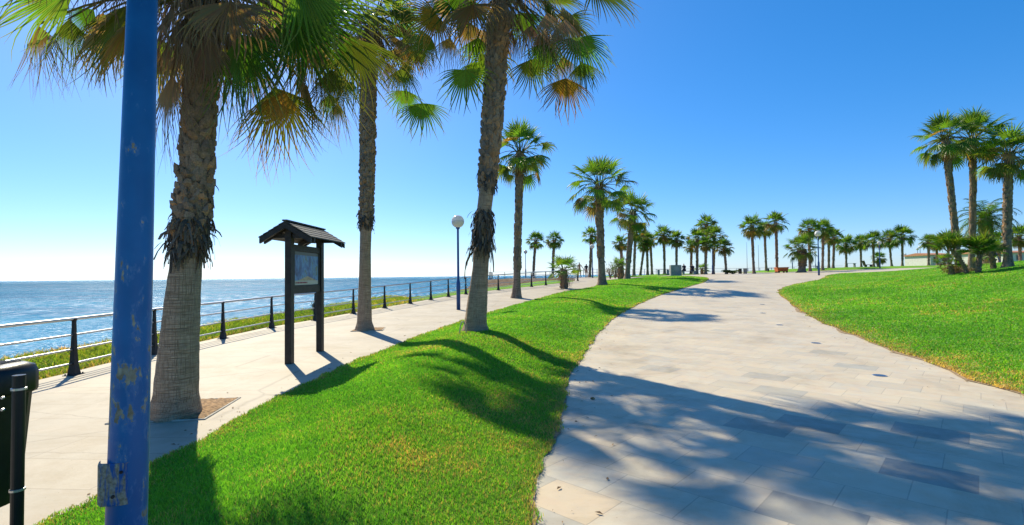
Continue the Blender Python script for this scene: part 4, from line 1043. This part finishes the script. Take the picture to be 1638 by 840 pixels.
lamp(1268, 0, 92, 'small distant lamp just right of the orange cart', .9)
lamp(1305, 0, 100, 'tiny distant lamp just left of the nearest plaza lamp', .9)
lamp(1334, 0, 108, 'tiny distant lamp behind two slim palms', .9)
lamp(1408, 0, 72, 'blue lamp standing on the far lawn left of the matching pair of palms', .95)
lamp(1449, 0, 128, 'distant lamp just right of the matching pair of palms', 1.0)
lamp(1469, 0, 110, 'left lamp of two standing close together near the white house', 1.0)
lamp(1473, 0, 102, 'right lamp of two standing close together near the white house', 1.0)

def near_pole():
    Y = 1.95; c0 = at(202.5, 838, Y); c1 = at(228, 2, Y); ax = (c1 - c0) / (c1.z - c0.z)
    base = c0 - ax * (c0.z - .02); k = math.cos(math.atan2(abs(base.x), Y))
    print('POLE', base)
    gz = H(base.x, base.y); root = empty('lamp_post', (base.x, base.y, gz)); tag(root, 'tall weathered blue post with peeling paint close to the camera', 'lamp post')
    O = Vector(root.location)
    r = lambda w: w / 2 * Y / 800 * .80
    zz = [gz, .6, c0.z, (c0.z + c1.z) / 2, c1.z, 3.6]; rr = [r(72), r(71), r(68), r(61), r(51), r(44)]
    m = MB(); m.tube([base + ax * (z - base.z) - O for z in zz], rr, 40); m.build('pole', M['nearblue'], root, smooth_=True)
    f = MB(); q = base - O; f.lathe([(.11, -.02), (.11, .012), (.07, .02), (.062, .06)], q, 20); f.build('base_flange', M['nearblue'], root)
    top = base + ax * (3.55 - base.z) - O
    g = MB(); g.lathe([(.005 + .2 * math.sin(math.pi * i / 16), .2 - .2 * math.cos(math.pi * i / 16)) for i in range(17)], top, 28); g.build('globe', M['globe'], root, smooth_=True)
    # inspection hatch bracket: plate standing on the left of the post
    pc = at(183, 764, Y - .04); view = Vector((base.x, base.y, 0)).normalized()
    side = Vector((view.y, -view.x, 0)).normalized()
    c_ = at(202.5, 764, Y) - O
    Mx = Matrix.Translation(c_) @ Matrix(((side.x, view.x, 0, 0), (side.y, view.y, 0, 0), (0, 0, 1, 0), (0, 0, 0, 1)))
    b = MB(); hh = .078
    R0 = r(68)
    prof = [(-R0 * 1.28, .012), (-R0 * 1.30, -.02), (-R0 * 1.22, -.036), (-R0 * .9, -.050), (-R0 * .45, -R0 * .98), (-R0 * .1, -R0 * 1.06), (R0 * .05, -R0 * 1.04)]
    vs = []
    for z in (-hh, -hh + .006, hh - .006, hh):
        ins = .004 if abs(z) == hh else 0
        for x, y in prof: vs.append(Mx @ Vector((x + ins, y, z)))
        for x, y in prof[::-1]: vs.append(Mx @ Vector((x + .006, y + .010, z)))
    n = len(prof) * 2; fs = [tuple(range(n)), tuple(range(4 * n - 1, 3 * n - 1, -1))]
    for a in range(3):
        for i in range(n): fs.append((a * n + (i + 1) % n, a * n + i, a * n + n + i, a * n + n + (i + 1) % n))
    b.add(vs, fs); br = b.build('bracket_plate', M['bracket'], root)
    for zz_, xx in ((.045, -R0 * .25), (-.04, -R0 * .62)):
        s = MB(); p = Mx @ Vector((xx, -R0 * 1.0, zz_)); s.tube([p, p - view * .008], [.0065, .005], 10); s.build('bolt', M['darkpost'], br)
def bracket_mat():
    m, nt, out = mat_new('chipped_bracket_paint'); N = NT(nt)
    tc = N.n('ShaderNodeTexCoord').outputs['Object']
    s = N.noise(N.mapping(tc, (1, 1, .18)), 48, 5, .6)
    c = N.mix(N.ramp(s, [(.44, (0, 0, 0)), (.52, (1, 1, 1))]), (.012, .09, .30), N.ramp(N.noise(tc, 90, 3), [(.35, (.20, .15, .09)), (.65, (.36, .32, .25))]))
    b = N.bsdf(c, .6, 0, .3, N.bump(s, .5, .003)); N.l(b.outputs[0], out.inputs[0]); return m
M['bracket'] = bracket_mat()
near_pole()

# ------------------------------------------------------------------ litter bin
def bin_near():
    Y = 3.1; p = at(-30, 760, Y); X = p.x; gz = H(X, Y); root = empty('litter_bin', (X, Y, gz)); tag(root, 'black plastic litter bin with ribbed lid clamped to a short black post', 'litter bin')
    ztop = at(10, 582, Y).z - gz; zbot = at(10, 808, Y).z - gz
    def ring(w, d, z, k=20, ex=3.5):
        out = []
        for i in range(k):
            t = 2 * math.pi * i / k; c, s = math.cos(t), math.sin(t)
            out.append((math.copysign(abs(c) ** (2 / ex), c) * w, math.copysign(abs(s) ** (2 / ex), s) * d, z))
        return out
    def loft(rings):
        vs = [v for r_ in rings for v in r_]; k = len(rings[0]); fs = [tuple(range(k - 1, -1, -1)), tuple(range((len(rings) - 1) * k, len(rings) * k))]
        for a in range(len(rings) - 1):
            for i in range(k): fs.append((a * k + i, a * k + (i + 1) % k, a * k + k + (i + 1) % k, a * k + k + i))
        return vs, fs
    b = MB(); b.add(*loft([ring(.145, .13, zbot + .02), ring(.155, .14, zbot), ring(.16, .145, zbot + .05), ring(.205, .18, ztop - .17), ring(.205, .18, ztop - .15)]))
    b.build('body', M['blackplastic'], root, smooth_=False)
    l = MB(); l.add(*loft([ring(.222, .2, ztop - .19), ring(.228, .205, ztop - .17), ring(.228, .205, ztop - .06), ring(.215, .19, ztop - .025), ring(.17, .15, ztop - .004), ring(.08, .07, ztop)]))
    lid = l.build('lid', M['blackplastic'], root, smooth_=True)
    rb = MB()
    for k in range(12):
        x = -.11 + k * .02; rb.box((x, -.175, ztop - .02), (x + .008, .12, ztop + .004), None, .002)
    rb.build('lid_ribs', M['blackplastic'], lid)
    px = at(29, 700, Y - .22) - Vector((X, Y, gz))
    ps = MB(); ps.tube([(px.x, px.y, -.02), (px.x, px.y, at(29, 600, Y - .22).z - gz)], .030, 20); ps.build('post', M['blackplastic'], root, smooth_=False)
    for yy in (622, 783):
        z = at(29, yy, Y - .22).z - gz; c = MB(); c.lathe([(.031, -.008), (.036, -.006), (.036, .006), (.031, .008)], (px.x, px.y, z), 20); c.build('clamp', M['steel'], root)
    for yy in (636, 655):
        q = at(6, yy, Y - .2) - Vector((X, Y, gz)); c = MB(); c.tube([q, q - Vector((0, .012, 0))], .008, 8); c.build('bolt', M['steel'], root)
bin_near()

# ------------------------------------------------------------------ notice board
def poster_mat():
    m, nt, out = mat_new('faded_poster'); N = NT(nt)
    tc = N.n('ShaderNodeTexCoord').outputs['Generated']; sp = N.n('ShaderNodeSeparateXYZ'); N.l(tc, sp.inputs[0]); y, z = sp.outputs[1], sp.outputs[2]
    n = N.noise(N.mapping(tc, (1, 7, 2.2)), 1.3, 4, .6, .5)
    c = N.ramp(n, [(.30, (.03, .05, .11)), (.45, (.06, .15, .38)), (.56, (.12, .30, .55)), (.66, (.10, .16, .14)), (.78, (.35, .32, .12))])
    # sand coloured mound low in the middle, darker band along the top
    mound = N.math('LESS_THAN', N.math('ADD', z, N.math('MULTIPLY', N.math('ABSOLUTE', N.math('SUBTRACT', y, .52)), .35)), .27)
    c = N.mix(mound, c, N.ramp(N.noise(tc, 9, 4), [(.35, (.34, .24, .13)), (.65, (.55, .42, .26))]))
    c = N.mix(N.math('GREATER_THAN', z, .90), c, (.10, .10, .09))
    strip = N.math('LESS_THAN', z, .13); c = N.mix(strip, c, (.52, .49, .42))
    b = N.bsdf(c, .35, 0, .5); N.l(b.outputs[0], out.inputs[0]); return m
def kiosk():
    A = Vector((*P(463, 582), 0)); B = Vector((*P(512, 562), 0)); gz = float(base_xy(A.x, A.y)); mid = (A + B) / 2
    print('KIOSK', A, B)
    ang = math.atan2(B.y - A.y, B.x - A.x); W = (B - A).length
    root = empty('notice_board', (mid.x, mid.y, gz), ang); tag(root, 'dark wooden notice board with a small gabled roof on the seaside path', 'notice board')
    # local x along the board, y across
    px_m = 9.7 / 800; ztop = at(463, 366, A.y).z - gz; zb = at(463, 392, A.y).z - gz
    pw = .075
    for s in (-1, 1):
        m = MB(); m.box((s * W / 2 - pw, -pw * .8, -.03), (s * W / 2 + pw, pw * .8, ztop), None, .006); m.build('post', M['darkwood'], root)
    za, zc = at(475, 470, A.y + .3).z - gz, zb + .02
    fr = MB()
    i0, i1 = -W / 2 + pw, W / 2 - pw
    fr.box((i0, -.035, za), (i1, .035, za + .16), None, .004); fr.box((i0, -.035, zc - .12), (i1, .035, zc), None, .004)
    fr.box((i0, -.03, za + .16), (i0 + .09, .03, zc - .12)); fr.box((i1 - .09, -.03, za + .16), (i1, .03, zc - .12)); fo = fr.build('frame', M['darkwood'], root)
    bk = MB(); bk.box((i0 + .09, -.008, za + .16), (i1 - .09, .02, zc - .12)); bo_ = bk.build('back_panel', M['darkwood'], root)
    pm = MB(); pm.box((-.006, i0 + .10, za + .17), (.006, i1 - .10, zc - .13))
    po = pm.build('poster', poster_mat(), root); po.rotation_euler = (0, 0, -math.pi / 2); po.location = (0, -.018, 0)
    # small printed marks on the pale strip, mesh flush-proud by 2 mm
    mk = MB(); rng = random.Random(3); H0 = zc - .13 - (za + .17)
    x = i0 + .13
    while x < i1 - .16:
        w = rng.uniform(.02, .05); mk.box((x, -.0275, za + .17 + H0 * .045), (x + w, -.0245, za + .17 + H0 * .09)); x += w + rng.uniform(.012, .03)
        if x > i0 + .5 * (i1 - i0): break
    mk.build('printed_marks', std('faded_red_ink', (.35, .05, .05), .6), bo_)
    # roof: ridge along x, slopes each way in y
    rd = .40; zr = at(460, 358, A.y).z - gz; Lh = W / 2 + .20
    ze = at(420, 383, A.y).z - gz
    sl = Vector((0, rd * 1.2, -(zr - ze)))
    for s in (-1, 1):
        m = MB(); nb = 5
        for k in range(nb):
            a0, a1 = k / nb, (k + 1) / nb + .05
            y0, y1 = s * sl.y * a0, s * sl.y * min(a1, 1.03); z0, z1 = zr + sl.z * a0 + .012, zr + sl.z * min(a1, 1.03) + .012 + .012
            vs = [(-Lh, y0, z0), (Lh, y0, z0), (Lh, y1, z1), (-Lh, y1, z1)]; vs += [(a, b_, c + .022) for a, b_, c in vs]
            m.add(vs, [(0, 1, 2, 3), (7, 6, 5, 4), (0, 4, 5, 1), (1, 5, 6, 2), (2, 6, 7, 3), (3, 7, 4, 0)])
        m.build('roof_slope', M['roofwood'], root)
        for xx in (-Lh + .03, -W / 2, W / 2, Lh - .03):
            f = MB(); y1 = s * sl.y; vs = []
            for x_ in (xx - .03, xx + .03):
                vs += [(x_, 0, zr - .10), (x_, 0, zr + .008), (x_, y1, ze + .008), (x_, y1, ze - .09)]
            f.add(vs, [(0, 1, 2, 3), (7, 6, 5, 4), (0, 4, 5, 1), (1, 5, 6, 2), (2, 6, 7, 3), (3, 7, 4, 0)]); f.build('rafter', M['darkwood'], root)
    for s in (-1, 1):
        t = MB(); t.box((s * W / 2 - .04, -sl.y * .72, zr + sl.z * .8 - .04), (s * W / 2 + .04, sl.y * .72, zr + sl.z * .8 + .04)); t.build('tie_beam', M['darkwood'], root)
    rg = MB(); rg.box((-Lh - .01, -.05, zr + .03), (Lh + .01, .05, zr + .06), None, .005); rg.build('ridge_board', M['roofwood'], root)
kiosk()

# ------------------------------------------------------------------ small things
def tree_pit(px, py, Y, w, label):
    c = at(px, py, Y); gz = float(base_xy(c.x, c.y)) + .005; root = empty('tree_pit', (c.x, c.y, gz), R(8)); tag(root, label, 'tree pit')
    s = MB(); n = 18; rng = random.Random(2); vs = []
    for i in range(n + 1):
        for j in range(n + 1): vs.append((-w + 2 * w * i / n, -w + 2 * w * j / n, .002 + .02 * rng.random() + .04 * max(0, 1 - math.hypot(i - n / 2, j - n / 2) / (n / 2))))
    s.add(vs, [(i * (n + 1) + j, (i + 1) * (n + 1) + j, (i + 1) * (n + 1) + j + 1, i * (n + 1) + j + 1) for i in range(n) for j in range(n)]); s.build('soil', M['straw'], root, smooth_=True)
    for k in range(4):
        m = MB(); Mx = Matrix.Rotation(k * math.pi / 2, 4, 'Z'); m.box((-w - .03, -w - .03, -.02), (w - .0, -w, .012), Mx, .004); m.build('edging', M['kerb'], root)
tree_pit(287, 650, 6.3, .50, 'square pit of dry straw round the nearest palm')
tree_pit(590, 531, 14.9, .42, 'small square pit round the slender palm behind the notice board')
for q, lb in (((1407, 601), 'round ground light in the plaza nearest the camera'), ((1305, 549), 'second round ground light up the plaza, beyond a grey tile'), ((1247, 520), 'small round ground light in the middle of the plaza'), ((1220, 501), 'tiny round ground light farther up the plaza'), ((1219, 487), 'farthest tiny round ground light in the plaza')):
    x, y = P(*q); z = float(base_xy(x, y)); root = empty('ground_light', (x, y, z)); tag(root, lb, 'ground light', 'ground lights in the plaza')
    m = MB(); m.lathe([(.10, -.02), (.10, .006), (.085, .008)], n=24); m.build('rim', M['steel'], root); m = MB(); m.lathe([(.085, .0), (.085, .010), (.05, .012)], n=24); m.build('lens', M['disc'], root)
x, y = P(948, 639); m = MB(); m.lathe([(.006, 0), (.022, .004), (.028, .014), (.02, .026), (.004, .031)], n=9); o = m.build('pebble', M['straw'], loc=(x, y, float(base_xy(x, y)) + .0), smooth_=True); o.scale = (1.2, .8, 1); tag(o, 'small brown pebble lying in the shade on the plaza', 'pebble')

# hose loop against the collared palm
def hose():
    c = at(742, 534, 11.25); z = H(c.x, c.y); m = MB(); pts = []
    for i in range(15):
        t = math.pi * (i / 14); pts.append((.07 * math.cos(t), -.1 - .03 * i / 14, -.02 + .30 * math.sin(t) ** .8))
    m.tube(pts, .012, 8); o = m.build('hose', M['hose'], loc=(c.x, c.y - .1, z), smooth_=True); tag(o, 'pale hose looped up against the foot of the collared palm', 'hose')
hose()

def stone_block():
    Y = 45.3; x0 = Xf(1072, Y); x1 = Xf(1089, Y); gz = H((x0 + x1) / 2, Y); zt = at(1080, 424, Y).z
    root = empty('stone_block', ((x0 + x1) / 2, Y, gz - .05)); tag(root, 'square grey stone block standing at the tip of the grass strip', 'monument'); w = (x1 - x0) / 2; h = zt - gz + .05
    m = MB(); m.box((-w, -.25, 0), (w, .25, h * .42), None, .02); m.build('base', M['stone'], root)
    m = MB(); m.box((-w + .004, -.24, h * .42), (w - .004, .24, h), None, .02); m.build('panel', M['stone'], root)
    m = MB(); m.box((-w * .45, -.248, h * .6), (w * .45, -.243, h * .82)); m.build('plate', M['mast'], root)
stone_block()
def bench(px, Y, w, label, tmat='woodbench', lmat='stone', h=.45, d=.45, name='bench', cat='bench'):
    X = Xf(px, Y); gz = H(X, Y); root = empty(name, (X, Y, gz)); tag(root, label, cat)
    m = MB()
    for k in range(4): m.box((-w / 2, -d / 2 + k * d / 4 + .01, h - .05), (w / 2, -d / 2 + (k + 1) * d / 4 - .01, h), None, .006)
    m.build('seat', M[tmat], root)
    for s in (-1, 1):
        m = MB(); m.box((s * w * .36 - .10, -d * .4, -.05), (s * w * .36 + .10, d * .4, h - .052), None, .01); m.build('leg', M[lmat], root)
    return root
bench(1061, 62, 1.6, 'bench with pale stone legs left of the stone block', h=.62)
bench(1236, 80, 2.0, 'low dark bench just left of the orange cart', lmat='darkpost')
bench(1302, 78, 1.7, 'pale bench on the far side of the plaza near the tall palms', tmat='stone')
bench(1361, 88, 1.9, 'grey box shaped bench on the far lawn under the brown tinged palm', tmat='stone', h=.7)
def boxbin(px, Y, label, mat, w=.27, h=.85):
    X = Xf(px, Y); gz = H(X, Y); root = empty('waste_bin', (X, Y, gz)); tag(root, label, 'waste bin')
    m = MB(); m.lathe([(w * .85, 0), (w, .05), (w, h - .08), (w * .96, h - .06)], n=16); m.build('body', mat, root); m = MB(); m.lathe([(w * 1.05, h - .07), (w * 1.08, h - .02), (w * .7, h)], n=16); m.build('lid', M['darkpost'], root)
boxbin(1184, 74, 'black waste bin standing by the left tall palm', M['darkpost'], .24, .75)
boxbin(1192, 74, 'grey slatted waste bin just right of the black one', M['stone'], .27, .75)
def seat_dark():
    X = Xf(1389, 84); gz = H(X, 84); root = empty('garden_chair', (X, 84, gz)); tag(root, 'dark slanting chair left of the low palm on the far lawn', 'chair')
    m = MB(); m.box((-.5, -.3, .3), (.6, .3, .38), None, .01); m.build('seat', M['darkpost'], root)
    m = MB(); m.box((-.5, -.3, 0), (-.42, .3, .9), Matrix.Rotation(R(-18), 4, 'Y') @ Matrix.Translation((.0, 0, .35)), .01); m.build('backrest', M['darkpost'], root)
    for s in (-.4, .5):
        m = MB(); m.box((s - .04, -.28, -.02), (s + .04, .28, .3)); m.build('leg', M['darkpost'], root)
seat_dark()
def cart():
    Y = 70; x0 = Xf(1241, Y); x1 = Xf(1259, Y); X = (x0 + x1) / 2; w = (x1 - x0) / 2; gz = H(X, Y); root = empty('orange_cart', (X, Y, gz)); tag(root, 'orange cart with slatted sides parked at the back of the plaza', 'cart')
    m = MB(); vs = []
    for z, k in ((.18, .88), (.72, 1.0)): vs += [(-w * k, -.45 * k, z), (w * k, -.45 * k, z), (w * k, .45 * k, z), (-w * k, .45 * k, z)]
    m.add(vs, [(3, 2, 1, 0), (4, 5, 6, 7), (0, 1, 5, 4), (1, 2, 6, 5), (2, 3, 7, 6), (3, 0, 4, 7)]); m.build('body', M['orange'], root)
    r_ = MB(); r_.box((-w * 1.04, -.48, .70), (w * 1.04, .48, .77), None, .01)
    for k in range(6): r_.box((-w * .9 + k * w * .33, -.475, .2), (-w * .9 + k * w * .33 + .06, -.44, .7))
    r_.build('rim', M['orange'], root)
    for sx in (-1, 1):
        for sy in (-1, 1): m = MB(); m.tube([(sx * w * .7, sy * .36, .12), (sx * w * .7, sy * .44, .12)], .12, 14); m.build('wheel', M['darkpost'], root)
cart()
for px, top, lb in ((1195.5, 388, 'thin bare mast left of the tall palm pair'), (1214, 392, 'thin bare mast between the two tall palms, left one'), (1225, 386, 'thin bare mast between the two tall palms, right one')):
    Y = 98; X = Xf(px, Y); gz = H(X, Y); h = at(px, top, Y).z - gz; root = empty('mast', (X, Y, gz)); tag(root, lb, 'mast', 'thin masts behind the plaza')
    m = MB(); m.tube([(0, 0, 0), (0, 0, h)], [.06, .025], 8); m.build('pole', M['mast'], root); m = MB(); m.lathe([(.03, h), (.05, h + .04), (.01, h + .09)], n=8); m.build('finial', M['mast'], root)

# ---- houses
def house(px0, px1, Y, ytop, yeave, label, windows=()):
    x0, x1 = Xf(px0, Y), Xf(px1, Y); gz = H((x0 + x1) / 2, Y) - .3; ze = at(px0, yeave, Y).z - gz; zt = at(px0, ytop, Y).z - gz; w = (x1 - x0) / 2
    root = empty('house', ((x0 + x1) / 2, Y + 3, gz)); tag(root, label, 'house')
    m = MB(); m.box((-w, -3, 0), (w, 3, ze)); m.build('wall', M['white'], root)
    m = MB(); zt = max(zt, ze + .35); vs = [(-w - .3, -3.35, ze), (w + .3, -3.35, ze), (w + .3, 3.35, ze), (-w - .3, 3.35, ze), (-w - .3, -3.35, ze + .12), (w + .3, -3.35, ze + .12), (w + .3, 3.35, ze + .12), (-w - .3, 3.35, ze + .12), (-w - .3, 0, zt + .12), (w + .3, 0, zt + .12)]
    m.add(vs, [(3, 2, 1, 0), (0, 1, 5, 4), (2, 3, 7, 6), (4, 5, 9, 8), (6, 7, 8, 9), (1, 2, 6, 9, 5), (3, 0, 4, 8, 7)]); m.build('roof', M['rooftile'], root)
    for fx in windows:
        f = MB(); f.box((fx * w - .5, -3.04, ze * .42), (fx * w + .5, -2.99, ze * .88)); wo = f.build('window', M['kerb'], root)
        f = MB(); f.box((fx * w - .42, -3.06, ze * .47), (fx * w + .42, -3.045, ze * .84)); f.build('pane', M['glassdark'], wo)
house(1489, 1524, 92, 405, 408.5, 'low white house with an orange tiled roof left of the shrubs', (-.5, .35))
house(1578, 1612, 84, 402, 405, 'white house glimpsed between the shrubs and the thickest trunk', (-.3, .4))
house(1619, 1668, 80, 401, 405, 'white house at the right edge of the view behind the lawn', (-.5, .3))
def swing():
    Y = 56; X = Xf(1590, Y); gz = H(X, Y); root = empty('climbing_frame', (X, Y, gz)); tag(root, 'blue A shaped frame behind the shrubs left of the thickest trunk', 'play frame')
    h = at(1590, 393, Y).z - gz
    for s in (-1, 1): m = MB(); m.tube([(s * .9, 0, 0), (0, 0, h)], .05, 8); m.build('leg', M['bluefar'], root)
    m = MB(); m.tube([(0, -.1, h), (0, 2.2, h)], .05, 8); m.build('crossbar', M['bluefar'], root)
    for s in (-1, 1): m = MB(); m.tube([(s * .9, 2.1, 0), (0, 2.1, h)], .05, 8); m.build('leg', M['bluefar'], root)
swing()

# ------------------------------------------------------------------ people
def skin_mesh(joints, edges, name, sub=2):
    me = bpy.data.meshes.new(name + '_skel'); me.from_pydata([j[0] for j in joints], edges, [])
    o = bpy.data.objects.new(name + '_skel', me); COL.objects.link(o)
    o.modifiers.new('s', 'SKIN'); sm = o.modifiers.new('u', 'SUBSURF'); sm.levels = sub; sm.render_levels = sub
    for i, j in enumerate(joints):
        r = j[1]; me.skin_vertices[0].data[i].radius = r if isinstance(r, tuple) else (r, r)
    me.skin_vertices[0].data[0].use_root = True
    dg = bpy.context.evaluated_depsgraph_get(); dg.update()
    r_ = bpy.data.meshes.new_from_object(o.evaluated_get(dg)); r_.name = name
    bpy.data.objects.remove(o); bpy.data.meshes.remove(me)
    r_.polygons.foreach_set('use_smooth', [True] * len(r_.polygons))
    return r_
def walker(X, Y, rz, label, skin, top, bottom, hair_long, stride=1, h=1.75, bare=False, reach=0):
    gz = H(X, Y); root = empty('person', (X, Y, gz), rz); tag(root, label, 'person'); k = h / 1.75; root.scale = (k, k, k)
    s = stride
    J = [((0, 0, .95), (.125, .10)), ((0, 0, 1.12), (.115, .085)), ((0, 0, 1.32), (.145, .095)), ((0, 0, 1.45), (.07, .06)), ((0, .0, 1.53), (.05, .05)), ((0, .02, 1.62), (.072, .085)), ((0, .01, 1.71), (.06, .075)),
         ((-.17, 0, 1.42), .05), ((-.21, -.04 * s, 1.15), .038), ((-.22, .10 * s, .93), .030), ((-.22, .14 * s, .84), (.022, .035)),
         ((.17, 0, 1.42), .05), ((.22 + reach * .1, .04 * s, 1.16), .038), ((.24 + reach * .25, -.02 * s, .95), .030), ((.25 + reach * .32, -.02 * s, .88), (.022, .035)),
         ((-.09, 0, .88), .085), ((-.10, .16 * s, .50), .058), ((-.10, .22 * s, .10), .038), ((-.10, .30 * s, .04), (.035, .03)),
         ((.09, 0, .88), .085), ((.10, -.06 * s, .50), .058), ((.10, -.30 * s, .14), .038), ((.10, -.22 * s, .04), (.035, .03))]
    E = [(0, 1), (1, 2), (2, 3), (3, 4), (4, 5), (5, 6), (3, 7), (7, 8), (8, 9), (9, 10), (3, 11), (11, 12), (12, 13), (13, 14), (0, 15), (15, 16), (16, 17), (17, 18), (0, 19), (19, 20), (20, 21), (21, 22)]
    me = skin_mesh(J, E, 'body'); link('body', me, skin, root)
    tr = skin_mesh([((0, 0, .98), (.15, .125)), ((-.09, .01, .86), (.105, .105)), ((-.10, .11 * s, .60), (.095, .095)), ((.09, -.01, .86), (.105, .105)), ((.10, -.04 * s, .60), (.095, .095))], [(0, 1), (1, 2), (0, 3), (3, 4)], 'shorts'); link('shorts', tr, bottom, root)
    if top: link('shirt', skin_mesh([((0, 0, .98), (.15, .12)), ((0, 0, 1.15), (.135, .105)), ((0, 0, 1.34), (.165, .115)), ((0, 0, 1.44), (.085, .075)), ((-.18, 0, 1.42), .06), ((-.2, -.02 * s, 1.27), .055), ((.18, 0, 1.42), .06), ((.2, .02 * s, 1.27), .055)], [(0, 1), (1, 2), (2, 3), (3, 4), (4, 5), (3, 6), (6, 7)], 'shirt'), top, root)
    hj = [((0, .0, 1.70), (.078, .092)), ((0, -.03, 1.62), (.076, .06))] + ([((0, -.06, 1.48), (.07, .04))] if hair_long else [])
    link('hair', skin_mesh(hj, [(i, i + 1) for i in range(len(hj) - 1)], 'hair'), M['hair'], root)
walker(Xf(927, 56), 56, 0, 'bare chested man in dark shorts walking on the seaside path', M['skin_tan'], None, M['cloth_olive'], False, 1, 1.80, reach=1)
walker(Xf(938, 56), 56, 0, 'woman in a dark top and pale shorts walking right of the man', M['skin_tan'], M['cloth_dark'], M['cloth_beige'], True, -1, 1.62)
def sitter(X, Y, rz, label):
    gz = H(X, Y); root = empty('person', (X, Y, gz), rz); tag(root, label, 'person')
    J = [((0, 0, .53), (.14, .12)), ((0, .02, .75), (.13, .1)), ((0, .06, .95), (.155, .1)), ((0, .10, 1.07), (.065, .06)), ((0, .13, 1.15), (.05, .05)), ((0, .16, 1.24), (.075, .085)), ((0, .15, 1.32), (.06, .07)),
         ((-.18, .08, 1.04), .052), ((-.22, .16, .80), .042), ((-.14, .36, .66), .034), ((.18, .08, 1.04), .052), ((.22, .16, .80), .042), ((.14, .36, .66), .034),
         ((-.1, .08, .53), .09), ((-.12, .46, .52), .065), ((-.12, .46, .10), .045), ((-.12, .56, .04), .035), ((.1, .08, .53), .09), ((.12, .46, .52), .065), ((.12, .48, .10), .045), ((.12, .58, .04), .035)]
    E = [(0, 1), (1, 2), (2, 3), (3, 4), (4, 5), (5, 6), (3, 7), (7, 8), (8, 9), (3, 10), (10, 11), (11, 12), (0, 13), (13, 14), (14, 15), (15, 16), (0, 17), (17, 18), (18, 19), (19, 20)]
    link('body', skin_mesh(J, E, 'body'), M['skin_tan'], root)
    link('shirt', skin_mesh([((0, 0, .52), (.17, .15)), ((0, .02, .75), (.15, .12)), ((0, .06, .96), (.18, .12)), ((0, .09, 1.06), (.09, .08)), ((-.19, .08, 1.03), .065), ((-.22, .14, .86), .058), ((.19, .08, 1.03), .065), ((.22, .14, .86), .058)], [(0, 1), (1, 2), (2, 3), (3, 4), (4, 5), (3, 6), (6, 7)], 'shirt'), M['cloth_dark'], root)
    link('trousers', skin_mesh([((0, .02, .52), (.16, .13)), ((-.1, .1, .53), .105), ((-.12, .46, .52), .08), ((-.12, .46, .12), .06), ((.1, .1, .53), .105), ((.12, .46, .52), .08), ((.12, .48, .12), .06)], [(0, 1), (1, 2), (2, 3), (0, 4), (4, 5), (5, 6)], 'trousers'), M['cloth_dark'], root)
    link('hair', skin_mesh([((0, .13, 1.32), (.08, .09)), ((0, .11, 1.25), (.075, .05))], [(0, 1)], 'hair'), M['hair'], root)
sitter(Xf(1095, 62), 62.05, 0, 'dark clothed person sitting alone right of the stone block')
sitter(Xf(1108.5, 62), 62.05, 0, 'dark clothed person sitting beside the dense palm clump')
bench(1102, 62.05, 1.9, 'low bench under the two seated people right of the stone block', tmat='stone')

# ------------------------------------------------------------------ light and sky
EL, AZ = R(40.5), R(31)
sv = Vector((-math.sin(AZ) * math.cos(EL), math.cos(AZ) * math.cos(EL), math.sin(EL)))
sd_ = bpy.data.lights.new('sun', 'SUN'); sd_.energy = 4.35; sd_.angle = R(.55); sd_.color = (1, .91, .70)
so = bpy.data.objects.new('sun', sd_); COL.objects.link(so); so.rotation_mode = 'QUATERNION'; so.rotation_quaternion = sv.to_track_quat('Z', 'Y')
W = bpy.data.worlds.new('World'); S.world = W; W.use_nodes = True; nt = W.node_tree; nt.nodes.clear(); N = NT(nt)
sky = N.n('ShaderNodeTexSky', sky_type='NISHITA'); sky.sun_disc = False; sky.sun_elevation = EL; sky.sun_rotation = -AZ
sky.altitude = 0; sky.air_density = .85; sky.dust_density = .38; sky.ozone_density = 10
hs = N.n('ShaderNodeHueSaturation'); hs.inputs['Saturation'].default_value = 1.2; hs.inputs['Value'].default_value = 1.0; hs.inputs['Hue'].default_value = .505
N.l(sky.outputs[0], hs.inputs['Color'])
bg = N.n('ShaderNodeBackground'); bg.inputs[1].default_value = .15
gm = N.n('ShaderNodeGamma'); gm.inputs[1].default_value = .8; N.l(hs.outputs[0], gm.inputs[0]); N.l(gm.outputs[0], bg.inputs[0])
wo = N.n('ShaderNodeOutputWorld'); N.l(bg.outputs[0], wo.inputs[0])
S.view_settings.view_transform = 'Standard'; S.view_settings.look = 'None'; S.view_settings.gamma = 1; S.view_settings.use_curve_mapping = False
S.view_settings.exposure = .74
S.render.engine = 'CYCLES'
S.cycles.max_bounces = 6; S.cycles.transparent_max_bounces = 4
